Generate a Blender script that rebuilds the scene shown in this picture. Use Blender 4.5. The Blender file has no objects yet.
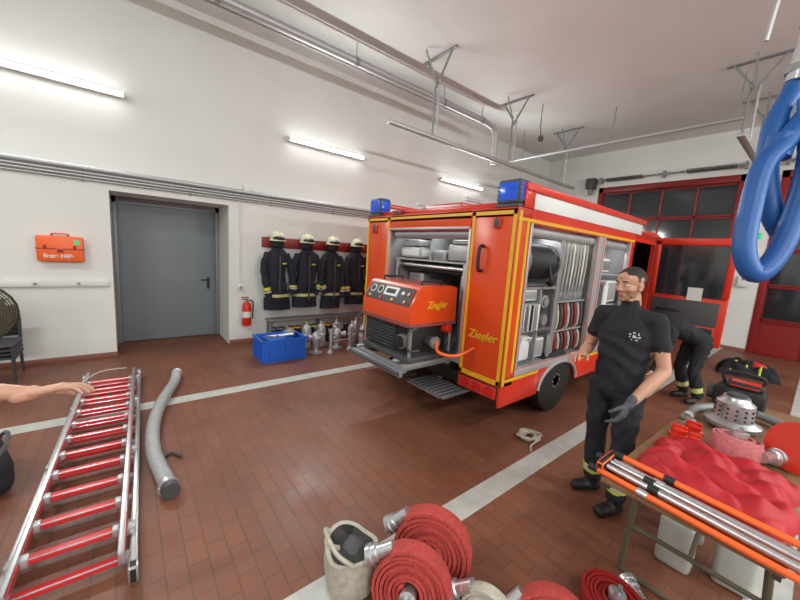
import bpy, bmesh, math, random
from mathutils import Vector, Matrix, Quaternion
random.seed(4)
V=Vector
# ------------------------------------------------------------------ materials
MATS={}
def mat(name,col,rough=.5,metal=0,em=0,var=0,vscale=8,bump=0,trans=0,spec=.5,grime=0):
    if name in MATS: return MATS[name]
    m=bpy.data.materials.new(name); m.use_nodes=True
    nt=m.node_tree; b=nt.nodes['Principled BSDF']
    c=(*col,1)
    b.inputs['Base Color'].default_value=c
    b.inputs['Roughness'].default_value=rough
    b.inputs['Metallic'].default_value=metal
    b.inputs['Specular IOR Level'].default_value=spec
    if trans: b.inputs['Transmission Weight'].default_value=trans
    if em:
        b.inputs['Emission Color'].default_value=c; b.inputs['Emission Strength'].default_value=em
    if var or bump:
        tc=nt.nodes.new('ShaderNodeTexCoord'); n=nt.nodes.new('ShaderNodeTexNoise')
        n.inputs['Scale'].default_value=vscale; n.inputs['Detail'].default_value=5
        nt.links.new(tc.outputs['Object'],n.inputs['Vector'])
        if var:
            r=nt.nodes.new('ShaderNodeValToRGB')
            r.color_ramp.elements[0].position=.3; r.color_ramp.elements[1].position=.7
            r.color_ramp.elements[0].color=(*[x*(1-var) for x in col],1)
            r.color_ramp.elements[1].color=(*[min(1,x*(1+var)) for x in col],1)
            nt.links.new(n.outputs['Fac'],r.inputs['Fac']); nt.links.new(r.outputs['Color'],b.inputs['Base Color'])
        if bump:
            bp=nt.nodes.new('ShaderNodeBump'); bp.inputs['Strength'].default_value=bump; bp.inputs['Distance'].default_value=.01
            nt.links.new(n.outputs['Fac'],bp.inputs['Height']); nt.links.new(bp.outputs['Normal'],b.inputs['Normal'])
    MATS[name]=m; return m
M_wall=mat('wall_paint',(.74,.755,.73),.8,var=.03,vscale=1.2,bump=.05)
M_ceil=mat('ceiling_paint',(.70,.715,.70),.85,var=.04,vscale=1.0)
M_red=mat('fire_red',(.62,.030,.012),.28,var=.03,vscale=3)
M_orange=mat('panel_orange',(.68,.065,.010),.3)
M_dred=mat('dark_red_paint',(.24,.012,.012),.45)
M_yel=mat('yellow_stripe',(.74,.42,.02),.4)
M_white=mat('white_plastic',(.70,.71,.70),.4)
M_sil=mat('aluminium',(.62,.63,.65),.32,.85,var=.08,vscale=20)
M_alu=mat('matte_aluminium',(.46,.47,.48),.45,.5)
M_grey=mat('grey_metal',(.26,.27,.28),.5,.4)
M_dgrey=mat('dark_grey',(.06,.06,.065),.55)
M_black=mat('black_rubber',(.012,.012,.013),.55)
M_glass=mat('dark_glass',(.02,.025,.03),.08,spec=.8)
M_blue=mat('blue_beacon',(.01,.08,.60),.15,em=.25)
M_bhose=mat('blue_hose',(.010,.095,.34),.45)
M_crate=mat('blue_crate',(.02,.13,.62),.4)
M_door=mat('door_grey',(.19,.215,.235),.5,var=.03,vscale=3)
M_hose=mat('red_hose',(.42,.05,.042),.8,var=.25,vscale=60,bump=.3)
M_pink=mat('pink_hose',(.55,.17,.18),.8,var=.15,vscale=60,bump=.2)
M_beige=mat('canvas',(.44,.41,.34),.85,var=.15,vscale=30,bump=.3)
M_cloth=mat('black_cloth',(.012,.013,.018),.85,var=.3,vscale=25,bump=.3)
M_coat=mat('turnout_cloth',(.012,.015,.026),.85,var=.35,vscale=12,bump=.5)
M_trous=mat('navy_trousers',(.013,.014,.019),.85,var=.3,vscale=14,bump=.8)
M_reflY=mat('reflective_yellow',(.58,.62,.06),.45)
M_reflS=mat('reflective_silver',(.48,.50,.50),.35)
M_skin=mat('skin',(.52,.28,.19),.5,var=.06,vscale=20)
M_hair=mat('hair_dark',(.03,.02,.015),.7,var=.3,vscale=120,bump=.5)
M_beard=mat('stubble',(.32,.175,.12),.65,var=.25,vscale=150)
M_lip=mat('lips',(.42,.16,.13),.45)
M_glove=mat('work_glove',(.07,.08,.09),.8)
M_helm=mat('helmet_cream',(.66,.67,.48),.3)
M_wood=mat('table_wood',(.22,.12,.06),.5,var=.2,vscale=10)
M_or2=mat('pole_orange',(.88,.13,.02),.4)
M_rung=mat('ladder_red',(.62,.022,.028),.4)
M_tube=mat('lamp_tube',(1,.99,.96),.4,em=12)
M_green=mat('exit_green',(.02,.5,.2),.5,em=.5)
M_tarp=mat('red_tarp',(.40,.006,.014),.6,var=.15,vscale=10,bump=.5)
M_can=mat('canister',(.50,.51,.48),.35,trans=.2)
M_ctile=mat('baseboard_tile',(.25,.10,.07),.5)
M_line=mat('marking_tile',(.46,.46,.43),.5,var=.12,vscale=9)
M_eye=mat('eye_white',(.7,.68,.65),.3)
M_int=mat('locker_inside',(.36,.37,.38),.5,.3)
M_redl=mat('tail_lamp',(.6,.01,.01),.2)
M_olive=mat('fan_guard',(.10,.085,.05),.5)
M_chose=mat('grey_hose',(.33,.34,.34),.5,var=.1,vscale=30)
def floor_mat():
    m=bpy.data.materials.new('floor_tiles'); m.use_nodes=True; nt=m.node_tree; b=nt.nodes['Principled BSDF']
    tc=nt.nodes.new('ShaderNodeTexCoord'); br=nt.nodes.new('ShaderNodeTexBrick')
    nt.links.new(tc.outputs['Object'],br.inputs['Vector'])
    br.inputs['Color1'].default_value=(.225,.082,.045,1); br.inputs['Color2'].default_value=(.195,.070,.040,1)
    br.inputs['Mortar'].default_value=(.125,.062,.042,1); br.inputs['Scale'].default_value=1
    br.inputs['Mortar Size'].default_value=.004; br.inputs['Brick Width'].default_value=.20; br.inputs['Row Height'].default_value=.10
    br.inputs['Bias'].default_value=0
    n=nt.nodes.new('ShaderNodeTexNoise'); n.inputs['Scale'].default_value=1.1; n.inputs['Detail'].default_value=8; n.inputs['Roughness'].default_value=.65
    nt.links.new(tc.outputs['Object'],n.inputs['Vector'])
    mx=nt.nodes.new('ShaderNodeMix'); mx.data_type='RGBA'; mx.blend_type='MULTIPLY'; mx.inputs['Factor'].default_value=.6
    r=nt.nodes.new('ShaderNodeValToRGB'); r.color_ramp.elements[0].position=.38; r.color_ramp.elements[1].position=.62
    r.color_ramp.elements[0].color=(.62,.62,.62,1)
    nt.links.new(n.outputs['Fac'],r.inputs['Fac'])
    nt.links.new(br.outputs['Color'],mx.inputs['A']); nt.links.new(r.outputs['Color'],mx.inputs['B'])
    nt.links.new(mx.outputs['Result'],b.inputs['Base Color'])
    mr=nt.nodes.new('ShaderNodeMapRange'); mr.inputs['From Min'].default_value=.35; mr.inputs['From Max'].default_value=.65; mr.inputs['To Min'].default_value=.36; mr.inputs['To Max'].default_value=.62
    nt.links.new(n.outputs['Fac'],mr.inputs['Value']); nt.links.new(mr.outputs['Result'],b.inputs['Roughness'])
    bp=nt.nodes.new('ShaderNodeBump'); bp.inputs['Strength'].default_value=.3; bp.inputs['Distance'].default_value=.004; bp.invert=True
    nt.links.new(br.outputs['Fac'],bp.inputs['Height']); nt.links.new(bp.outputs['Normal'],b.inputs['Normal'])
    return m
M_floor=floor_mat()
# ------------------------------------------------------------------ builder
def frame_from(d):
    d=V(d).normalized(); up=V((0,0,1)) if abs(d.z)<.95 else V((1,0,0))
    s=d.cross(up).normalized(); return s, s.cross(d).normalized(), d
def smooth(pts,n=6,closed=False):
    pts=[V(p) for p in pts]; out=[]; L=len(pts)
    rng=range(L) if closed else range(L-1)
    for i in rng:
        if closed: a,b,c,d=pts[i-1],pts[i],pts[(i+1)%L],pts[(i+2)%L]
        else: a,b,c,d=pts[max(i-1,0)],pts[i],pts[i+1],pts[min(i+2,L-1)]
        for k in range(n):
            t=k/n
            out.append(.5*((2*b)+(c-a)*t+(2*a-5*b+4*c-d)*t*t+(3*b-a-3*c+d)*t**3))
    if not closed: out.append(pts[-1])
    return out
class MB:
    def __init__(s): s.bm=bmesh.new(); s.mats=[]; s.X=Matrix.Identity(4)
    def mi(s,m):
        if m not in s.mats: s.mats.append(m)
        return s.mats.index(m)
    def box(s,c,size,m,rot=None,bev=0,seg=2):
        R=Matrix.Identity(4)
        if rot is not None:
            R=rot.to_4x4() if isinstance(rot,Matrix) else Matrix.Rotation(rot,4,'Z')
        M=s.X@Matrix.Translation(c)@R@Matrix.Diagonal((*size,1))
        r=bmesh.ops.create_cube(s.bm,size=1,matrix=M)
        fs=set(f for v in r['verts'] for f in v.link_faces); i=s.mi(m)
        for f in fs: f.material_index=i
        if bev:
            es=list(set(e for f in fs for e in f.edges))
            bmesh.ops.bevel(s.bm,geom=es,offset=min(bev,min(size)*.49),segments=seg,affect='EDGES',profile=.5)
    def bb(s,x0,x1,y0,y1,z0,z1,m,bev=0):
        s.box(((x0+x1)/2,(y0+y1)/2,(z0+z1)/2),(abs(x1-x0),abs(y1-y0),abs(z1-z0)),m,None,bev)
    def cyl(s,p0,p1,r0,m,r1=None,seg=16,caps=True):
        if r1 is None: r1=r0
        p0=V(p0);p1=V(p1);d=p1-p0
        q=d.to_track_quat('Z','Y').to_matrix().to_4x4()
        r=bmesh.ops.create_cone(s.bm,cap_ends=caps,segments=seg,radius1=r0,radius2=r1,depth=d.length,matrix=s.X@Matrix.Translation((p0+p1)/2)@q)
        i=s.mi(m)
        for f in set(f for v in r['verts'] for f in v.link_faces): f.material_index=i
    def sph(s,c,r,m,rot=None,seg=16,rings=10):
        if not hasattr(r,'__len__'): r=(r,r,r)
        R=rot.to_4x4() if rot is not None else Matrix.Identity(4)
        q=bmesh.ops.create_uvsphere(s.bm,u_segments=seg,v_segments=rings,radius=1,matrix=s.X@Matrix.Translation(c)@R@Matrix.Diagonal((*r,1)))
        i=s.mi(m)
        for f in set(f for v in q['verts'] for f in v.link_faces): f.material_index=i
    def loft(s,rings,m,cap=True,closed=False,mfun=None):
        vs=[[s.bm.verts.new(s.X@V(p)) for p in r] for r in rings]; n=len(rings[0]); i=s.mi(m)
        R=len(rings)
        for a in range(R if closed else R-1):
            A=vs[a];B=vs[(a+1)%R]
            for k in range(n):
                f=s.bm.faces.new((A[k],A[(k+1)%n],B[(k+1)%n],B[k])); f.material_index=s.mi(mfun(a)) if mfun else i
        if cap and not closed:
            for r in (vs[0],vs[-1]):
                f=s.bm.faces.new(r); f.material_index=i
    def tube(s,pts,r,m,seg=10,closed=False,sm=0):
        pts=smooth(pts,sm,closed) if sm else [V(p) for p in pts]
        n=len(pts); rings=[]; prev=None
        for i,p in enumerate(pts):
            if closed: d=pts[(i+1)%n]-pts[i-1]
            else: d=pts[min(i+1,n-1)]-pts[max(i-1,0)]
            d.normalize()
            if prev is None: a,_,_=frame_from(d)
            else:
                a=prev-d*prev.dot(d); a.normalize()
            prev=a; b=d.cross(a); rr=r(i/(n-1),i) if callable(r) else r
            rings.append([p+a*math.cos(2*math.pi*k/seg)*rr+b*math.sin(2*math.pi*k/seg)*rr for k in range(seg)])
        s.loft(rings,m,closed=closed)
    def lathe(s,prof,o,ax,m,seg=24,mfun=None):
        a,b,d=frame_from(ax); o=V(o)
        s.loft([[o+d*h+(a*math.cos(2*math.pi*k/seg)+b*math.sin(2*math.pi*k/seg))*max(r,.0005) for k in range(seg)] for r,h in prof],m,mfun=mfun)
    def prism(s,poly,vec,m):
        vec=V(vec); a=[s.bm.verts.new(s.X@V(p)) for p in poly]; b=[s.bm.verts.new(s.X@(V(p)+vec)) for p in poly]; n=len(a); i=s.mi(m)
        fs=[s.bm.faces.new(a),s.bm.faces.new(b)]+[s.bm.faces.new((a[k],a[(k+1)%n],b[(k+1)%n],b[k])) for k in range(n)]
        for f in fs: f.material_index=i
    def finish(s,name,parent=None,angle=38,flat=False):
        bmesh.ops.recalc_face_normals(s.bm,faces=s.bm.faces[:])
        xs=[v.co for v in s.bm.verts]
        lo=V([min(c[i] for c in xs) for i in range(3)]); hi=V([max(c[i] for c in xs) for i in range(3)])
        o=V(((lo.x+hi.x)/2,(lo.y+hi.y)/2,lo.z))
        if flat: o=V((0,0,0))
        for v in s.bm.verts: v.co-=o
        me=bpy.data.meshes.new(name); s.bm.to_mesh(me); s.bm.free()
        for m in s.mats: me.materials.append(m)
        if not flat:
            me.polygons.foreach_set('use_smooth',[True]*len(me.polygons)); me.set_sharp_from_angle(angle=math.radians(angle))
        ob=bpy.data.objects.new(name,me); bpy.context.scene.collection.objects.link(ob)
        if parent: ob.parent=parent; ob.location=o-parent.location
        else: ob.location=o
        return ob
def empty(name,loc):
    e=bpy.data.objects.new(name,None); bpy.context.scene.collection.objects.link(e); e.location=loc; e.empty_display_size=.2; return e
def text(name,body,size,loc,right,up,m,parent=None,ext=.002,shear=0):
    c=bpy.data.curves.new(name,'FONT'); c.body=body; c.size=size; c.extrude=ext; c.align_x='CENTER'; c.align_y='CENTER'; c.shear=shear; c.offset=.002
    t=bpy.data.objects.new(name+'_tmp',c); bpy.context.scene.collection.objects.link(t)
    bpy.context.view_layer.update()
    me=bpy.data.meshes.new_from_object(t.evaluated_get(bpy.context.evaluated_depsgraph_get()))
    bpy.data.objects.remove(t); me.materials.clear(); me.materials.append(m)
    ob=bpy.data.objects.new(name,me); bpy.context.scene.collection.objects.link(ob)
    r=V(right).normalized();u=V(up).normalized();n=r.cross(u)
    M=Matrix((r,u,n)).transposed().to_4x4(); M.translation=V(loc)-(parent.location if parent else V((0,0,0)))
    if parent: ob.parent=parent
    ob.matrix_local=M; return ob
# ------------------------------------------------------------------ room
WX=-6.2; WY=11.0; CZ=5.0; RX=6.0; BY=-4.5
b=MB(); b.bb(WX-1,RX+.2,BY-.2,WY+.2,-.2,0,M_floor); b.finish('floor',flat=True)
b=MB(); b.bb(WX-.2,RX+.2,BY-.2,WY+.2,CZ,CZ+.2,M_ceil); b.finish('ceiling',flat=True)
b=MB()
b.bb(WX-.2,WX,BY-.2,-.15,0,CZ,M_wall); b.bb(WX-.2,WX,1.33,WY+.2,0,CZ,M_wall); b.bb(WX-.2,WX,-.15,1.33,2.32,CZ,M_wall)
b.bb(WX-1,WX-.2,-.3,-.15,0,2.45,M_wall); b.bb(WX-1,WX-.2,1.33,1.48,0,2.45,M_wall); b.bb(WX-1,WX-.2,-.3,1.48,2.32,2.45,M_wall)
b.bb(WX-1,WX-.85,-.3,1.48,0,2.45,M_wall)
b.finish('wall_left',flat=True)
b=MB(); b.bb(RX,RX+.2,BY-.2,WY+.2,0,CZ,M_wall); b.finish('wall_right',flat=True)
b=MB(); b.bb(WX-.2,RX+.2,BY-.2,BY,0,CZ,M_wall); b.finish('wall_back',flat=True)
b=MB(); 
D=[(-4.55,-1.42),(-.9,2.2),(2.8,5.8)]; DH=4.0
xs=[WX-.2]+[v for d in D for v in d]+[RX+.2]
for i in range(0,len(xs),2): b.bb(xs[i],xs[i+1],WY,WY+.2,0,CZ,M_wall)
for d in D: b.bb(d[0],d[1],WY,WY+.2,DH,CZ,M_wall)
b.finish('wall_front',flat=True)
for (x0,x1) in D:
    b=MB(); y=WY+.08
    b.bb(x0,x0+.12,y-.1,y,0,DH,M_dred,.01); b.bb(x1-.12,x1,y-.1,y,0,DH,M_dred,.01); b.bb(x0,x1,y-.1,y,DH-.16,DH,M_dred,.01)
    n=5
    for k in range(n):
        z0=k*(DH-.16)/n; z1=(k+1)*(DH-.16)/n
        b.bb(x0+.12,x1-.12,y-.05,y+.02,z0+.005,z0+.045,M_dred,.005); b.bb(x0+.12,x1-.12,y-.05,y+.02,z1-.045,z1-.005,M_dred,.005)
        nx=4; w=(x1-x0-.24)/nx
        for j in range(nx+1): b.bb(x0+.12+j*w-.022,x0+.12+j*w+.022,y-.05,y+.02,z0+.01,z1-.01,M_dred)
        b.bb(x0+.12,x1-.12,y-.02,y,z0+.02,z1-.02,M_dred if k==0 else M_glass)
    b.cyl((x0,WY-.12,DH+.18),(x1,WY-.12,DH+.18),.018,M_grey)
    pts=lambda a,c:[V((a+(c-a)*t/160,WY-.12+.05*math.cos(t*.9),DH+.18+.05*math.sin(t*.9))) for t in range(161)]
    b.tube(pts(x0+.2,x0+1.1),.010,M_dgrey,seg=4); b.tube(pts(x1-1.1,x1-.2),.010,M_dgrey,seg=4)
    for x in (x0+.05,(x0+x1)/2,x1-.05): b.box((x,WY-.07,DH+.18),(.05,.13,.16),M_grey)
    b.finish('door_%d'%(D.index((x0,x1))+2))
b=MB(); xd=WX-.83
b.bb(xd,xd+.05,-.12,1.28,.01,2.22,M_door,.004)
for a in ((-.15,-.09,0,2.32),(1.27,1.33,0,2.32),(-.15,1.33,2.22,2.32)): b.bb(xd-.01,xd+.09,a[0],a[1],a[2],a[3],M_grey,.006)
b.cyl((xd+.05,1.15,1.03),(xd+.12,1.15,1.03),.011,M_black); b.cyl((xd+.115,1.155,1.03),(xd+.115,1.03,1.03),.011,M_black)
b.box((xd+.055,1.15,.97),(.012,.05,.22),M_black,bev=.004)
for z in (.3,1.9): b.cyl((xd+.06,-.1,z-.06),(xd+.06,-.1,z+.06),.013,M_grey)
b.finish('door_1')
b=MB(); b.bb(WX,WX+.015,BY,-.15,0,.07,M_ctile,.003); b.bb(WX,WX+.015,1.33,WY,0,.07,M_ctile,.003); b.finish('baseboard_left')
b=MB(); b.bb(WX,-4.55,WY-.015,WY,0,.07,M_ctile); b.bb(-1.42,-.9,WY-.015,WY,0,.07,M_ctile); b.finish('baseboard_front')
for i,(x0,x1) in enumerate([(-4.27,-4.1),(-1.44,-1.27),(-.02,.15)]):
    b=MB(); b.bb(x0,x1,BY+.02,WY-.02,0,.003,M_line); b.finish('trim_%d'%(i+1))
b=MB()
for z,r in ((2.56,.034),(2.50,.018),(2.46,.018),(2.42,.014)):
    b.cyl((WX+.04,BY+.1,z),(WX+.04,10.9,z),r,M_alu,seg=10)
y=-4
while y<10.5:
    b.box((WX+.012,y,2.49),(.022,.03,.2),M_grey); y+=1.2
b.finish('wall_conduit_bundle')
b=MB(); b.bb(WX,WX+.05,BY+.2,-.2,1.02,1.10,M_white,.006)
for y in (-1.3,-.9,-.5,-2.2,-2.6): b.box((WX+.052,y,1.06),(.012,.07,.06),M_white,bev=.003)
for y in (-1.3,-.9,-.5): b.box((WX+.059,y,1.06),(.004,.035,.035),M_grey,bev=.001)
b.finish('cable_trunking')
b=MB(); b.box((WX+.03,1.5,.98),(.05,.09,.09),M_white,bev=.008); b.box((WX+.056,1.5,.98),(.01,.05,.05),M_grey,bev=.004)
b.finish('wall_socket')
b=MB(); b.box((WX+.035,1.6,2.62),(.06,.1,.1),M_white,bev=.008); b.cyl((WX+.02,1.50,2.38),(WX+.02,1.50,1.03),.009,M_white); b.box((WX+.02,1.5,2.3),(.03,.03,.04),M_white,bev=.004); b.box((WX+.02,1.5,1.5),(.03,.03,.04),M_white,bev=.004); b.finish('junction_box')
def lamp(p0,p1,n):
    p0=V(p0);p1=V(p1); b=MB(); off=n*.05
    b.box((p0+p1)/2-off*.4+n*.02,(.05,abs(p1.y-p0.y) or .05,.07),M_white,bev=.01)
    b.cyl(p0+n*.05,p1+n*.05,.026,M_tube,seg=12)
    d=(p1-p0).normalized()
    for p,sg in ((p0,1),(p1,-1)): b.cyl(p+n*.05-d*.02*sg,p+n*.05+d*.03*sg,.03,M_white,seg=12)
    b.finish('tube_lamp')
for a,c in ((-1.45,.08),(2.25,3.8),(5.97,7.55)): lamp((WX+.06,a,3.56),(WX+.06,c,3.56),V((1,0,0)))
for a,c in ((-2,-.5),(2.2,3.7),(6,7.5)): lamp((RX-.06,a,3.56),(RX-.06,c,3.56),V((-1,0,0)))
LC=(.97,1,.975)
def area(loc,rot,sx,sy,e,col=LC):
    l=bpy.data.lights.new('lamp_light','AREA'); l.shape='RECTANGLE'; l.size=sx; l.size_y=sy; l.energy=e; l.color=col
    o=bpy.data.objects.new('lamp_light',l); bpy.context.scene.collection.objects.link(o); o.location=loc; o.rotation_euler=rot; return o
for y in (-1.2,3,6.8): area((RX-.2,y,3.56),(0,math.radians(75),0),.15,1.5,135)
for y in (-.7,3.0,6.8): area((WX+.16,y,3.56),(0,math.radians(-75),0),.12,1.5,62)
for x,y,e in ((2.6,-.5,118),(2.6,4.5,105),(2.6,8.5,80),(-2.2,-2.6,105)):
    b=MB(); b.bb(x-.08,x+.08,y-.75,y+.75,CZ-.09,CZ-.0,M_white,.01); b.bb(x-.05,x+.05,y-.72,y+.72,CZ-.12,CZ-.09,M_tube,.02); b.finish('ceiling_lamp')
    area((x,y,CZ-.14),(0,0,0),.15,1.45,e)
CT=CZ-.004
b=MB(); b.tube([(-5.2,BY+.05,4.72),(-5.2,-1,4.72),(-5.2,6.3,4.72),(-5.2,6.6,4.68),(-5.2,6.72,4.5),(-5.2,6.74,4.1),(-5.2,6.74,3.9)],.065,M_alu,seg=14)
for y in (-3,-1,1,3,5,6.2): b.cyl((-5.2,y,4.72),(-5.2,y,CT),.008,M_grey,seg=6); b.cyl((-5.2,y-.03,4.72),(-5.2,y+.03,4.72),.072,M_grey,seg=14)
b.cyl((-5.33,BY+.05,4.7),(-5.33,6.2,4.7),.018,M_alu,seg=8)
b.finish('overhead_pipe')
b=MB(); b.cyl((WX+.02,8,4.3),(-1.2,8,4.3),.035,M_alu,seg=12)
for x in (-5.3,-3.2,-1.3): b.cyl((x,8,4.3),(x,8,CT),.01,M_grey,seg=6)
b.finish('cross_pipe')
def hanger(b,x,y,zr):
    for sx in (-.28,.28): b.cyl((x+sx,y,CZ-.02),(x,y,CZ-.45),.018,M_grey,seg=8)
    b.box((x,y,CZ-.014),(.75,.06,.02),M_grey)
    b.cyl((x-.05,y,CZ-.3),(x-.05,y,zr),.016,M_grey,seg=8); b.cyl((x+.05,y,CZ-.3),(x+.05,y,zr),.016,M_alu,seg=8)
    b.cyl((x,y-.3,CZ-.03),(x,y,CZ-.5),.014,M_grey,seg=8)
b=MB(); b.bb(-4.55,-4.45,3.2,9.3,3.68,3.74,M_alu,.008)
for y in (4.16,6.4,8.65): hanger(b,-4.5,y,3.7)
b.finish('exhaust_rail')
b=MB(); b.bb(-1.15,-1.05,7.2,10,3.78,3.84,M_alu,.008)
for y in (7.6,9.3): hanger(b,-1.1,y,3.8)
b.finish('exhaust_rail')
b=MB(); b.tube([(-4.2,6.9,CT),(-4.2,6.9,4.6),(-4.18,6.92,4.35)],.008,M_black,seg=6,sm=3); b.lathe([(0,0),(.05,.01),(.06,.08),(.03,.12),(0,.13)],(-4.18,6.92,4.25),(0,0,1),M_dgrey); b.finish('pendant_control')
# blue exhaust hose
b=MB()
p1=[(-.27,3.08,2.95),(-.28,3.10,2.84),(-.32,3.01,2.63),(-.31,2.96,2.37),(-.25,2.97,2.11),(-.17,3.05,2.0),(-.11,3.16,2.18),(-.08,3.2,2.5)]
cr=lambda t,i:.052+(.0018 if i%2 else 0)
b.tube(p1,cr,M_bhose,seg=14,sm=14)
p2=[(-.20,3.02,2.66),(-.26,2.91,2.49),(-.315,2.84,2.36),(-.325,2.78,2.1),(-.31,2.74,1.88),(-.25,2.78,1.76),(-.19,2.86,1.87),(-.16,2.92,2.1),(-.15,2.95,2.4),(-.2,3.0,2.75)]
b.tube(p2,cr,M_bhose,seg=14,sm=14)
b.cyl((-.27,3.08,2.88),(-.22,3.1,3.5),.055,M_sil,seg=16); b.cyl((-.22,3.1,3.5),(-.2,3.1,CT),.03,M_alu,seg=12)
for z in (2.95,3.2,3.45): b.cyl((-.27+(z-2.95)*.09,3.09,z-.02),(-.27+(z-2.95)*.09,3.09,z+.02),.064,M_grey,seg=16)
b.tube([(-.42,2.95,3.1),(-.38,2.95,3.5),(-.3,3.05,4.0),(-.2,3.1,4.2)],.012,M_alu,seg=6,sm=4)
b.cyl((-.28,2.91,2.42),(-.27,2.93,2.54),.064,M_bhose,seg=14)
b.finish('blue_exhaust_hose')
b=MB(); b.box((WX+.07,-.645,1.51),(.12,.43,.32),M_or2,bev=.02); b.box((WX+.07,-.645,1.51),(.126,.44,.012),M_dred)
b.box((WX+.07,-.645,1.70),(.03,.14,.015),M_dred,bev=.005); 
for y in (-.72,-.57): b.cyl((WX+.07,y,1.66),(WX+.07,y,1.70),.01,M_dred)
b.box((WX+.135,-.645,1.49),(.015,.06,.05),M_dred,bev=.005)
for y in (-.78,-.51): b.box((WX+.133,y,1.53),(.012,.035,.06),M_dred,bev=.003)
b.box((WX+.132,-.49,1.6),(.004,.05,.05),M_green)
fa=b.finish('first_aid_case')
text('label','Erste Hilfe',.065,(WX+.133,-.66,1.42),(0,1,0),(0,0,1),M_white,fa,ext=.001)
b=MB(); o=(WX+.12,1.58,.33)
b.lathe([(0,0),(.06,0),(.075,.02),(.075,.32),(.06,.38),(.03,.41),(.025,.43),(0,.43)],o,(0,0,1),M_red)
b.cyl((o[0],o[1],.76),(o[0],o[1],.80),.02,M_grey); b.box((o[0],o[1]-.03,.82),(.025,.12,.015),M_black,bev=.004); b.box((o[0],o[1]-.03,.79),(.02,.10,.012),M_black)
b.tube([(o[0],o[1]+.03,.77),(o[0],o[1]+.1,.74),(o[0],o[1]+.1,.6),(o[0]+.02,o[1]+.09,.45)],.011,M_black,seg=8,sm=5)
b.lathe([(.076,0),(.0765,.1)],(o[0],o[1],.48),(0,0,1),M_white); b.box((WX+.02,o[1],.6),(.04,.05,.2),M_grey)
b.finish('fire_extinguisher')
# coat rack, jackets, helmets
b=MB(); b.bb(WX,WX+.03,1.85,4.6,1.68,1.86,M_dred,.005)
for y in (2.05,2.6,3.1,3.65,4.2): b.tube([(WX+.03,y,1.80),(WX+.055,y,1.79),(WX+.06,y,1.83)],.008,M_sil,seg=6,sm=3)
b.finish('coat_rack')
def ering(c,hw,hd,n=20,ph=0,wav=0):
    c=V(c); return [c+V((hd*math.cos(2*math.pi*k/n)*(1+wav*math.sin(5*2*math.pi*k/n+ph)),hw*math.sin(2*math.pi*k/n)*(1+wav*.5*math.cos(4*2*math.pi*k/n+ph)),0)) for k in range(n)]
def coat(y,ph,wd=1,dr=0):
    b=MB(); x=WX+.19
    prof=[(1.70,.05,.04),(1.66,.10,.06),(1.60,.165,.08),(1.50,.19,.10),(1.30,.165,.11),(1.25,.165,.115),(1.2,.168,.118),(1.0,.175,.12),(.88,.19,.12),(.83,.20,.125),(.74,.21,.125),(.63-dr,.215,.12)]
    mf={8:M_reflY}
    b.loft([ering((x+.012*math.sin(z*9+ph),y+.03*math.sin(z*4+ph),z),w*wd,d,28,ph+z*2,.11) for z,w,d in prof],M_coat,mfun=lambda a:mf.get(a,M_coat))
    b.loft([ering((x+.01*math.sin(z*9+ph),y+.03*math.sin(z*4+ph),z),w*wd,d,28,ph+z*2,.11) for z,w,d in ((.865,.194,.126),(.845,.196,.127))],M_reflS)
    for sg in (-1,1):
        P=smooth([(x,y+sg*.14*wd,1.58),(x+.03,y+sg*.215*wd,1.38),(x+.06,y+sg*(.225+.03*math.sin(ph+sg))*wd,1.12),(x+.08,y+sg*(.18+.05*math.sin(ph*2+sg))*wd,.84+.06*math.sin(ph+sg))],6)
        b.tube(P,lambda t,i:.066-.008*t+.006*math.sin(i*1.7+ph),M_coat,seg=12)
        b.cyl(P[14],P[14]+(P[15]-P[14])*.8,.064,M_reflY,seg=14); b.cyl(P[15],P[15]+(P[16]-P[15])*.5,.064,M_reflS,seg=14)
    b.box((x+.125,y+.01,1.15),(.012,.025,.8),M_dgrey); b.box((x+.115,y+.09,1.42),(.02,.08,.03),M_reflY,bev=.004)
    b.box((x+.125,y+.09,1.02),(.03,.10,.14),M_coat,bev=.01);b.box((x+.125,y-.09,1.02),(.03,.10,.14),M_coat,bev=.01)
    b.tube([(WX+.06,y,1.80),(x-.05,y,1.76),(x,y,1.69)],.008,M_coat,seg=6,sm=3)
    b.finish('firefighter_jacket')
def helmet(p,f=V((1,0,0)),m=M_helm):
    b=MB(); p=V(p)
    b.lathe([(.135,0),(.137,.02),(.125,.035),(.122,.07),(.108,.11),(.08,.14),(.045,.157),(0,.162)],p,(0,0,1),m)
    b.box(p+V((0,0,.15)),(.18,.025,.03),m,bev=.01)
    b.sph(p+f*.06+V((0,0,.045)),(.092,.11,.05),M_glass)
    b.loft([ering(p+V((-.02,0,-.0)),.11,.11),ering(p+V((-.03,0,-.10)),.12,.10)],M_cloth)
    b.box(p+f*.125+V((0,0,.085)),(.02,.05,.04),M_reflS,bev=.005)
    return b
for i,y in enumerate((2.06,2.6,3.12,3.66,4.2)): 
    coat(y,i*1.7,(1.05,1.12,1.0,1.12,1)[i],(.03,0,.05,0,.02)[i]); helmet((WX+.21,y,1.80)).finish('fire_helmet')
b=MB(); b.bb(WX+.05,WX+.32,1.9,3.9,.40,.43,M_grey,.005)
for y in (1.95,2.9,3.85):
    b.bb(WX+.07,WX+.1,y-.02,y+.02,0,.40,M_grey); b.bb(WX+.27,WX+.30,y-.02,y+.02,0,.40,M_grey)
b.finish('changing_bench')
def boots(x,y,m):
    b=MB()
    for dy in (-.06,.06):
        b.loft([ering((x,y+dy,z),w,d,14) for z,w,d in ((.02,.045,.055),(.12,.042,.052),(.2,.052,.06),(.33,.06,.068))],M_black)
        b.sph((x+.08,y+dy,.04),(.1,.045,.045),M_black); b.box((x+.05,y+dy,.012),(.27,.095,.024),M_dgrey,bev=.01)
        b.cyl((x,y+dy,.30),(x,y+dy,.325),.068,m,seg=14)
    b.finish('rubber_boots')
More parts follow.
